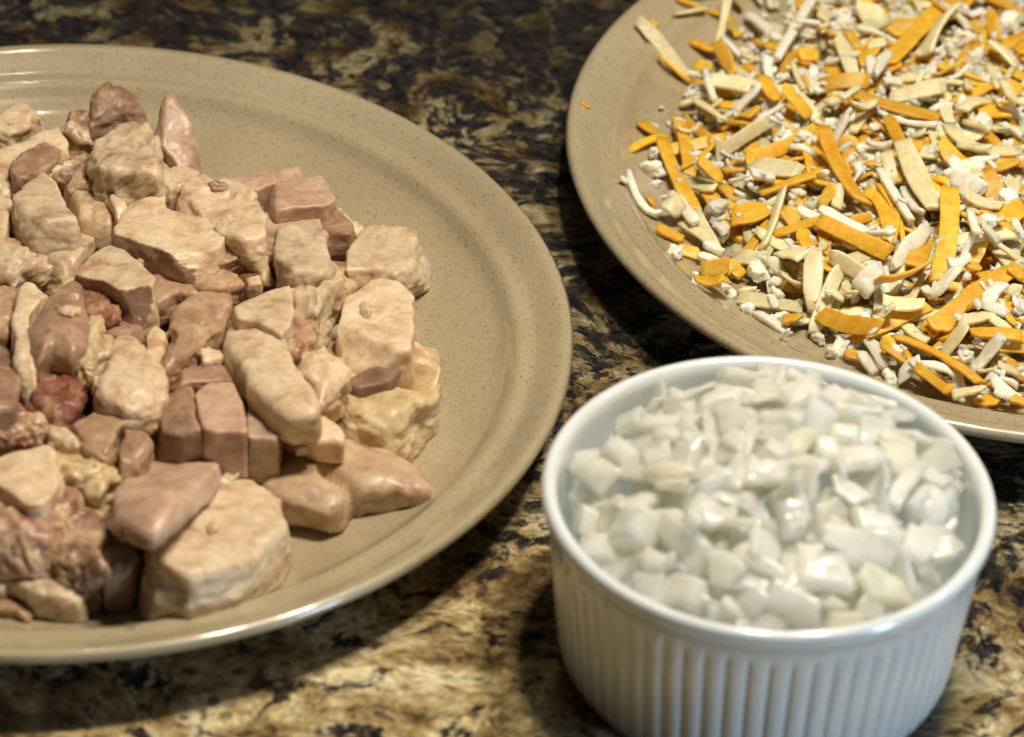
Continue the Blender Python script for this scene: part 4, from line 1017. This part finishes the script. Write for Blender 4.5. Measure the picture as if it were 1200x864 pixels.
# torn scraps lying over the heap and a few on the plate
CV = np.concatenate(CV)
srs = np.random.RandomState(17)
cnt = 0
WHERE = lambda x, y: ('left' if x < -.13 else 'right' if x > -.085 else 'middle') + (' front' if y < .79 else ' back' if y > .87 else '')
while cnt < 64:
    x = srs.uniform(-.205, -.03); y = srs.uniform(.73, .925)
    m_ = np.hypot(CV[:, 0] - x, CV[:, 1] - y) < .0022
    onplate = False
    if not m_.any():
        near = np.hypot(CV[:, 0] - x, CV[:, 1] - y).min()
        if near > .007 or srs.rand() > .25: continue
        onplate = True
        z = float(plate_z(math.hypot(x - PLATE_L[0], y - PLATE_L[1])))
    else: z = np.percentile(CV[m_, 2], 60)
    cnt += 1
    L = srs.uniform(.0014, .0042) * (.5 if onplate else 1); Wd = L * srs.uniform(.35, .8)
    a = srs.rand() * 6.28
    P = [(L * math.cos(t_) * math.cos(a) * q_ - Wd * math.sin(t_) * math.sin(a) * q_, L * math.cos(t_) * math.sin(a) * q_ + Wd * math.sin(t_) * math.cos(a) * q_) for t_, q_ in ((k_ * 6.283 / 7, srs.uniform(.7, 1.15)) for k_ in range(7))]
    k = 'WTMDWYT'[cnt % 7]
    th_ = Wd * srs.uniform(.7, 1.3)
    V, Q = chunk(P, th_, (srs.uniform(-.5, .5), srs.uniform(-.5, .5)), 6, srs.uniform(.5, 1), 1500 + cnt, 12)
    o = mesh_obj('chicken_scrap', V, Q, MEAT[k], loc=(x, y, z + th_ * (.95 if onplate else .55)))
    tone = {'W': 'cream', 'T': 'tan', 'M': 'mottled', 'D': 'brown', 'Y': 'yellowish'}[k]
    tag(o, ('tiny %s chicken scrap on bare plate beside the heap, %s' if onplate else 'small torn %s chicken scrap on top of the heap, %s') % (tone, WHERE(x, y)), 'chicken', 'torn chicken scraps on the left plate')

# ------------------------------------------------------------------ cheese
G0, GS, GN = -.150, .001, 300
gx, gy = np.meshgrid(np.arange(GN) * GS + G0, np.arange(GN) * GS + G0, indexing='ij')
Hm = plate_z(np.hypot(gx, gy))
def hget(x, y):
    i = np.clip(((np.asarray(x) - G0) / GS).astype(int), 0, GN - 1)
    j = np.clip(((np.asarray(y) - G0) / GS).astype(int), 0, GN - 1)
    return Hm[i, j]

def core_z(x, y):
    d = np.hypot(x - .002, y - .006) / .110
    return .0075 + .0150 * np.maximum(0, 1 - d ** 2) ** .62

crs = np.random.RandomState(3)
def strip(A, B, Mid, wd, th, rough, seed, twist, round_=.5, update=True, lift=0):
    """a shred draped over whatever lies below it"""
    A = np.array(A); B = np.array(B)
    L = np.linalg.norm(B - A)
    n = max(7, int(L / (.0022 if rough < .0003 else .0011)))
    s = np.linspace(0, 1, n)[:, None]
    if Mid is None: C2 = A * (1 - s) + B * s
    else:
        M2 = 2 * np.array(Mid) - (A + B) / 2
        C2 = A * (1 - s) ** 2 + 2 * M2 * s * (1 - s) + B * s ** 2
    rr = np.random.RandomState(seed)
    bend = rr.normal(0, .022) * L
    tl_ = rr.normal(0, .0021) if seed >= 3000 else 0
    T = np.gradient(C2, axis=0); T /= np.linalg.norm(T, axis=1, keepdims=True) + 1e-9
    Nn = np.stack([-T[:, 1], T[:, 0]], 1)
    C2 = C2 + Nn * (bend * 4 * s * (1 - s))
    hh = np.max([hget(*(C2 + Nn * k * wd * .4).T) for k in (-1, -.5, 0, .5, 1)], axis=0)
    # stiff: follow a smoothed upper hull of the heights below
    t = np.arange(n)
    hull = hh.copy()
    pts_ = [0]
    for i in range(1, n):
        while len(pts_) > 1:
            a, b = pts_[-2], pts_[-1]
            if (hh[b] - hh[a]) * (i - a) <= (hh[i] - hh[a]) * (b - a): pts_.pop()
            else: break
        pts_.append(i)
    hull = np.interp(t, pts_, hh[pts_])
    sm = np.convolve(np.pad(hh, 3, 'edge'), np.ones(7) / 7, 'valid')
    # a piece may not climb: heights are capped around the median
    z = np.minimum(.5 * hull + .5 * sm, np.median(hull) + .003 + .35 * np.maximum(0, hull - np.median(hull)))
    A_ = np.stack([np.ones(n), t], 1)
    lin = A_ @ np.linalg.lstsq(A_, hull, rcond=None)[0]
    lin = lin + np.percentile(hh - lin, 72)
    z = .8 * lin + .2 * z
    z = np.convolve(np.pad(z, 2, 'edge'), np.array([1, 2, 3, 2, 1]) / 9, 'valid') + th * .42 + lift + (s[:, 0] - .5) * tl_ + abs(tl_) * .35 + (s[:, 0] - .5) ** 2 * rr.choice([0, 0, 0, 0, .006, -.004])
    k = 12
    V = []
    tw0 = twist
    tw1 = twist + rr.uniform(-.35, .35)
    prof_w = 1 + .12 * np.interp(np.linspace(0, 4, n), range(5), rr.uniform(-1, 1, 5))
    e0, e1 = rr.uniform(.55, 1, 2)
    tp = rr.choice([3, 8, 12])
    sk0, sk1 = rr.uniform(-.5, .5, 2)
    for i in range(n):
        u = i / (n - 1)
        wv = wd * prof_w[i] * (1 - (1 - e0) * max(0, 1 - u * tp) - (1 - e1) * max(0, 1 - (1 - u) * tp))
        tw = tw0 + (tw1 - tw0) * u
        side = np.array([Nn[i, 0] * math.cos(tw), Nn[i, 1] * math.cos(tw), math.sin(tw)])
        up = np.array([-Nn[i, 0] * math.sin(tw), -Nn[i, 1] * math.sin(tw), math.cos(tw)])
        ctr = np.array([C2[i, 0], C2[i, 1], z[i] + abs(math.sin(tw)) * wd * .25])
        sk = sk0 * max(0, 1 - u * 4) + sk1 * max(0, 1 - (1 - u) * 4)
        for q in range(k):
            a = 2 * math.pi * q / k
            ca, sa = math.cos(a), math.sin(a)
            pw = .22 + .5 * round_
            px = math.copysign(abs(ca) ** pw, ca) * wv / 2
            pz = math.copysign(abs(sa) ** pw, sa) * th / 2
            V.append(ctr + side * px + up * pz + np.array([T[i, 0], T[i, 1], 0]) * sk * px)
    # closed ends
    V = [V[:k]] + [V[j * k:(j + 1) * k] for j in range(n)] + [V[-k:]]
    V[0] = [np.mean(V[0], axis=0) * .97 + v * .03 for v in V[0]]
    V[-1] = [np.mean(V[-1], axis=0) * .97 + v * .03 for v in V[-1]]
    V = np.array(V).reshape(-1, 3)
    m = n + 2
    Q = []
    for i in range(m - 1):
        for q in range(k):
            q2 = (q + 1) % k
            Q.append((i * k + q, i * k + q2, (i + 1) * k + q2, (i + 1) * k + q))
    Q = np.array(Q)
    N = vnormals(V, Q)
    off = rr.rand(3) * 40
    d = fbm(V / (.0021 if rough < .0003 else .0015) + off, seed, 3) * rough
    V = V + N * d[:, None]
    if update:
        for i in range(n):
            for kx in np.linspace(-.5, .5, 5):
                X, Y = C2[i] + Nn[i] * kx * wd
                a, b = int((X - G0) / GS), int((Y - G0) / GS)
                if 0 <= a < GN and 0 <= b < GN: Hm[a, b] = max(Hm[a, b], z[i] + th * .40)
    return V, Q

def crumb(x, y, s, seed):
    """chalky lump built of the chunk shape"""
    rr = np.random.RandomState(seed)
    a0 = rr.rand() * 6.28
    poly = []
    for q in range(7):
        a = a0 + q * 6.283 / 7
        poly.append((math.cos(a) * s * rr.uniform(.38, .75), math.sin(a) * s * rr.uniform(.22, .5)))
    V, Q = chunk(poly, s * rr.uniform(.40, .62), (rr.uniform(-.5, .5), rr.uniform(-.5, .5)), 9, 0, seed, 16, cuts=2)
    N = vnormals(V, Q)
    V = V + N * (fbm(V / .0016 + rr.rand(3) * 30, seed, 3) * .00055)[:, None]
    b_ = rr.rand() * 6.28
    V[:, :2] = V[:, :2] @ np.array([[math.cos(b_), math.sin(b_)], [-math.sin(b_), math.cos(b_)]])
    return V, Q

# loose small bits that fill the heap from below, nobody could count them
def bits():
    rr = np.random.RandomState(8)
    for key, nm, lab, cnt in (('O', 'orange_cheese_crumbs', 'small orange cheese bits filling the heap under the shreds', 420), ('Y', 'pale_cheese_crumbs', 'small pale cheese bits filling the heap under the shreds', 420), ('W', 'white_cheese_crumbs', 'small white cheese crumbs scattered through the heap', 380)):
        VV, QQ, base = [], [], 0
        for i in range(cnt):
            r = .1 * math.sqrt(rr.rand()); a = rr.rand() * 6.283
            x, y = .002 + r * math.cos(a), .006 + r * math.sin(a)
            if x > .1: continue
            z = core_z(x, y)
            s = rr.uniform(.0035, .007) if key != 'W' else rr.uniform(.002, .005)
            D, Q = cubesphere(3)
            V = D / np.linalg.norm(D, axis=1, keepdims=True) ** .7
            V = V * np.array([s * rr.uniform(.8, 1.5), s * .45, s * .35]) * (1 + .25 * rr.uniform(-1, 1, (len(V), 1)))
            b = rr.rand() * 6.28
            c, s_ = math.cos(b), math.sin(b)
            V = np.stack([V[:, 0] * c - V[:, 1] * s_, V[:, 0] * s_ + V[:, 1] * c, V[:, 2] + rr.uniform(-.3, .3) * V[:, 0]], 1)
            V = V + np.array([x, y, max(plate_z(math.hypot(x, y)) + s * .3, z - s * .2 - rr.rand() * .002)])
            VV.append(V); QQ.append(Q + base); base += len(V)
        o = mesh_obj(nm, np.concatenate(VV), np.concatenate(QQ), CHM[key], loc=(PLATE_R[0], PLATE_R[1], 0))
        tag(o, lab, 'cheese', kind='stuff')
# the closed heart of the heap below the bits
n = 60
rad = np.linspace(0, .104, n)
hp = [(max(1e-5, r), float(core_z(.002 + r, .006)) - .004 if r < .1 else .0074) for r in rad]
hp = [(r, max(.0073, z)) for r, z in hp]
th = np.linspace(0, 2 * np.pi, 120, endpoint=False)
Vh = np.concatenate([np.stack([.002 + r * np.cos(th), .006 + r * np.sin(th), np.full(120, z)], 1) for r, z in hp])
Vh[:, 2] += np.clip(fbm(Vh / .005, 4, 3) * .0016, -.003, .003) * np.clip((Vh[:, 2] - .0073) / .002, 0, 1)
i = np.arange(n - 1)[:, None] * 120; j = np.arange(120)[None, :]; j2 = (j + 1) % 120
Qh = np.stack([i + j, i + 120 + j, i + 120 + j2, i + j2], -1).reshape(-1, 4)
o = mesh_obj('packed_cheese', Vh, Qh, CHM['Y'], loc=(PLATE_R[0], PLATE_R[1], 0))
tag(o, 'packed cheese bits deep inside the heap', 'cheese', kind='stuff')
bits()
Hm = np.maximum(Hm, np.where(core_z(gx, gy) > .009, core_z(gx, gy), 0))

NAME = {'O': 'cheddar_shred', 'Y': 'pale_cheese_shred', 'W': 'white_cheese_stick', 'C': 'white_cheese_crumb'}
GRP = {'O': 'orange cheddar shreds on the right plate', 'Y': 'pale yellow cheese shreds on the right plate', 'W': 'white cheese sticks on the right plate', 'C': 'white cheese crumbs on the right plate'}
WORD = {'O': 'orange cheddar shred', 'Y': 'pale yellow cheese shred', 'W': 'rough white cheese stick', 'C': 'chalky white cheese crumb'}
def place(key, A, B, wd, Mid, lab, seed, twist=None, buried=False):
    A = np.array(A, float) * mm; B = np.array(B, float) * mm
    wd = wd * mm * .90
    L = np.linalg.norm(B - A)
    c = (A + B) / 2
    if key == 'C':
        s = min(.0075, math.sqrt(max(L, .002) * wd) * 1.1)
        V, Q = crumb(0, 0, s, seed)
        zz = float(np.mean(hget(np.array([c[0], c[0] + s * .2, c[0] - s * .2]), np.array([c[1], c[1] + s * .2, c[1] - s * .2]))))
        h = -V[:, 2].min()
        V = V + np.array([0, 0, h + zz - .0004 - h * .12])
        ii = int((c[0] - G0) / GS); jj = int((c[1] - G0) / GS); k = max(1, int(s * 350))
        Hm[max(0, ii - k):ii + k + 1, max(0, jj - k):jj + k + 1] = np.maximum(Hm[max(0, ii - k):ii + k + 1, max(0, jj - k):jj + k + 1], zz + h * .7)
        loc = (PLATE_R[0] + c[0], PLATE_R[1] + c[1], 0)
    else:
        rr = np.random.RandomState(seed + 77)
        th = {'O': .0010, 'Y': .0012, 'W': .0017}[key] * rr.uniform(.85, 1.2)
        th = min(th, wd * .8)
        tw = rr.normal(0, .38) if twist is None else twist
        V, Q = strip(A, B, None if Mid is None else np.array(Mid) * mm, wd, th, {'O': .00008, 'Y': .00012, 'W': .00026}[key], seed, tw, {'O': .0, 'Y': .2, 'W': .4}[key])
        V = V - np.array([c[0], c[1], 0])
        loc = (PLATE_R[0] + c[0], PLATE_R[1] + c[1], 0)
    o = mesh_obj(NAME[key], V, Q, CHM[key], loc=loc)
    if lab is None:
        r = math.hypot(c[0] - .006, c[1] + .004)
        if buried: where = 'in gaps under the upper shreds'
        elif r > .088 and c[1] < -.045: where = 'at the front edge of the heap'
        elif r > .088 and c[0] < -.03: where = 'at the left edge of the heap'
        elif c[1] > .045: where = 'near the back of the heap'
        elif c[1] < -.035: where = 'in the front part of the heap'
        elif c[0] < -.03: where = 'in the left part of the heap'
        elif c[0] > .012: where = 'in the right part of the heap'
        else: where = 'in the middle of the heap'
        size = ''
        if key != 'C': size = 'long ' if L > .019 else 'short ' if L < .010 else ''
        d = ''
        if key in 'OYW' and not buried:
            a = math.degrees(math.atan2(B[1] - A[1], B[0] - A[0])) % 180
            d = 'lying level ' if a < 22 or a > 158 else 'rising rightward ' if a < 68 else 'pointing at the viewer ' if a < 112 else 'falling rightward '
        lab = size + WORD[key] + ' ' + d + where
    tag(o, lab, 'cheese', GRP[key])

# half-hidden shreds of the lower layer
for i in range(330):
    r = .103 * math.sqrt(crs.rand()); a = crs.rand() * 6.283
    x, y = 2 + r * 1000 * math.cos(a), 6 + r * 1000 * math.sin(a)
    if x > 88: continue
    key = 'OYOYWOYOYO'[i % 10]
    L = crs.uniform(10, 25); b = crs.rand() * 3.14
    place(key, (x - L / 2 * math.cos(b), y - L / 2 * math.sin(b)), (x + L / 2 * math.cos(b), y + L / 2 * math.sin(b)), crs.uniform(3.0, 5.0) if key != 'C' else 4, None, None, 2000 + i, buried=True) if key != 'C' else place('C', (x - 2, y), (x + 2, y), 3.5, None, None, 2000 + i, buried=True)
def slender(n, s0, keys):
    for i in range(n):
        r = .106 * math.sqrt(crs.rand()); a = crs.rand() * 6.283
        x, y = 2 + r * 1000 * math.cos(a), 6 + r * 1000 * math.sin(a)
        if x > 70: continue
        key = keys[i % len(keys)]
        L = crs.uniform(6, 17); b = crs.rand() * 3.14
        place(key, (x - L / 2 * math.cos(b), y - L / 2 * math.sin(b)), (x + L / 2 * math.cos(b), y + L / 2 * math.sin(b)), crs.uniform(1.3, 2.6), None, None, s0 + i, buried=True)
slender(120, 12000, 'YWOWY')
for i, (key, x1, y1, x2, y2, wd, Mid, lab) in enumerate(CHEESE):
    if i == 120: slender(70, 13000, 'WYOYO')
    place(key, (x1, y1), (x2, y2), wd, Mid, lab, 3000 + i)

# fine crumbs dusted over the finished heap
rr = np.random.RandomState(77)
VV, QQ, base = [], [], 0
D, Qc = cubesphere(2)
D = D / np.linalg.norm(D, axis=1, keepdims=True) ** .6
for i_ in range(5200):
    r = .112 * math.sqrt(rr.rand()); a = rr.rand() * 6.283
    x, y = .002 + r * math.cos(a), .006 + r * math.sin(a)
    if x > .1 or math.hypot(x, y) > .128: continue
    if r > .1 and rr.rand() > .25: continue
    hc = float(hget(x, y)); ring = np.mean([float(hget(x + .0035 * math.cos(q_), y + .0035 * math.sin(q_))) for q_ in (0, 1.05, 2.09, 3.14, 4.19, 5.24)])
    if r <= .1 and hc > ring - .0002 and rr.rand() > .10: continue
    s_ = rr.uniform(.0004, .0011) if rr.rand() < .8 else rr.uniform(.0011, .0018)
    V = D * s_ * np.array([rr.uniform(.8, 2.0), .75, .6]) * (1 + .3 * rr.uniform(-1, 1, (len(D), 1)))
    b = rr.rand() * 6.28; c_, n_ = math.cos(b), math.sin(b)
    V = np.stack([V[:, 0] * c_ - V[:, 1] * n_, V[:, 0] * n_ + V[:, 1] * c_, V[:, 2] + rr.uniform(-.6, .6) * V[:, 0]], 1)
    VV.append(V + np.array([x, y, float(hget(x, y)) + s_ * .35])); QQ.append(Qc + base); base += len(V)
o = mesh_obj('fine_cheese_crumbs', np.concatenate(VV), np.concatenate(QQ), CHM['W'], smooth=False, loc=(PLATE_R[0], PLATE_R[1], 0))
tag(o, 'fine white cheese crumbs dusted over the shreds and plate', 'cheese', kind='stuff')
seed_ = crumb(0, 0, .0030, 99)
sx, sy = SEED
o = mesh_obj('cheese_fleck', seed_[0] + np.array([0, 0, float(plate_z(math.hypot(sx - PLATE_R[0], sy - PLATE_R[1]))) + .001]), seed_[1], CHM['O'], loc=(sx, sy, 0))
tag(o, 'lone orange cheese fleck on the bare left rim of the cheese plate', 'cheese')

# ------------------------------------------------------------------ onion
GO = 'diced onion pieces in the ramekin'
def onion_piece(x, y, z, L, Wd, ang, t, tilt, seed, lab, mat=None):
    rr = np.random.RandomState(seed)
    k = rr.choice([4, 4, 5])
    P = []
    a0 = rr.uniform(-.3, .3) + math.pi / 4
    for q in range(k):
        a = a0 + q * 2 * math.pi / k + rr.uniform(-.28, .28)
        m_ = max(abs(math.cos(a)), abs(math.sin(a)))
        P.append((math.cos(a) / m_ * L / 2 * rr.uniform(.72, 1.12), math.sin(a) / m_ * Wd / 2 * rr.uniform(.72, 1.12)))
    P = np.array(P)
    P -= P.mean(0)
    V, Q = chunk(P, t, (rr.uniform(-.12, .12), rr.uniform(-.12, .12)), rr.choice([5, 7, 10]), 0, seed, 14, flare=rr.uniform(-.15, .3))
    V[:, 2] += t / 2
    # curve of the onion layer
    kx = rr.choice([0, 15, 35, 55])
    V[:, 2] -= kx * V[:, 1] ** 2 + rr.uniform(-8, 12) * V[:, 0] ** 2
    V = V + vnormals(V, Q) * (fbm(V / .004 + rr.rand(3) * 20, seed, 2) * .00022)[:, None]
    R = Matrix.Rotation(tilt[0], 3, 'X') @ Matrix.Rotation(tilt[1], 3, 'Y') @ Matrix.Rotation(ang, 3, 'Z')
    V = V @ np.array(R).T
    o = mesh_obj('onion_piece', V, Q, mat or ONM[rr.choice([0, 0, 0, 2, 2, 1])], loc=(RAM[0] + x, RAM[1] + y, z))
    tag(o, lab, 'onion', GO)
    return o
def mound(x, y):
    d = np.hypot(x - .004, y - .004) / .050
    return .0435 + .0215 * max(0, 1 - d ** 2) ** .8
ors = np.random.RandomState(21)
used = []
tries = 0
while len(used) < 195 and tries < 20000:
    tries += 1
    r = .0455 * math.sqrt(ors.rand()); a = ors.rand() * 6.283
    x, y = r * math.cos(a), r * math.sin(a)
    lay = len(used) % 3
    if any((x - u) ** 2 + (y - v) ** 2 < .0058 ** 2 and l == lay for u, v, l in used): continue
    used.append((x, y, lay))
    L = ors.uniform(.009, .0165); Wd = ors.uniform(.0065, .0105)
    rr_ = math.hypot(x, y) + L * .5
    if rr_ > .0485: x *= .0485 / rr_; y *= .0485 / rr_
    z = mound(x, y) - [.0090, .0050, .0022][lay]
    g = (mound(x + .001, y) - mound(x - .001, y)) / .002, (mound(x, y + .001) - mound(x, y - .001)) / .002
    k = [.95, .9, .8][lay]
    where = 'left' if x < -.012 else 'right' if x > .012 else 'middle'
    where2 = 'front' if y < -.012 else 'back' if y > .012 else 'centre'
    onion_piece(x, y, z, L, Wd, ors.rand() * 3.14, ors.uniform(.0012, .0026), (g[1] + ors.normal(0, k * .6), -g[0] + ors.normal(0, k * .6)), 5000 + len(used),
                'diced onion piece ' + ['mostly buried', 'half covered by others', 'lying near the surface'][lay] + ', %s %s of the heap' % (where, where2))
for i, (x, y, z, L, Wd, ang, lab) in enumerate(ONION):
    x, y, z, L, Wd = (v * mm for v in (x, y, z, L, Wd))
    g = (mound(x + .001, y) - mound(x - .001, y)) / .002, (mound(x, y + .001) - mound(x, y - .001)) / .002
    tl = (g[1] * .8 + ors.uniform(-.25, .25), -g[0] * .8 + ors.uniform(-.25, .25))
    t = ors.uniform(.0022, .0045)
    m = None
    where = 'left' if x < -.012 else 'right' if x > .012 else 'middle'
    where2 = 'front' if y < -.012 else 'back' if y > .012 else 'centre'
    if lab:
        if 'chalk white onion cube' in lab: t = .008; m = ONM[0]
        if 'standing on edge against' in lab: tl = (-.9, 0)
        if 'wet shining' in lab: tl = (.18, -.1)
        if 'bright' in lab: m = ONM[0]
    onion_piece(x, y, z - .0010, L * 1.05, Wd * 1.05, ang, t, tl, 7000 + i, lab or 'diced onion piece on top of the heap, %s %s' % (where, where2), m)
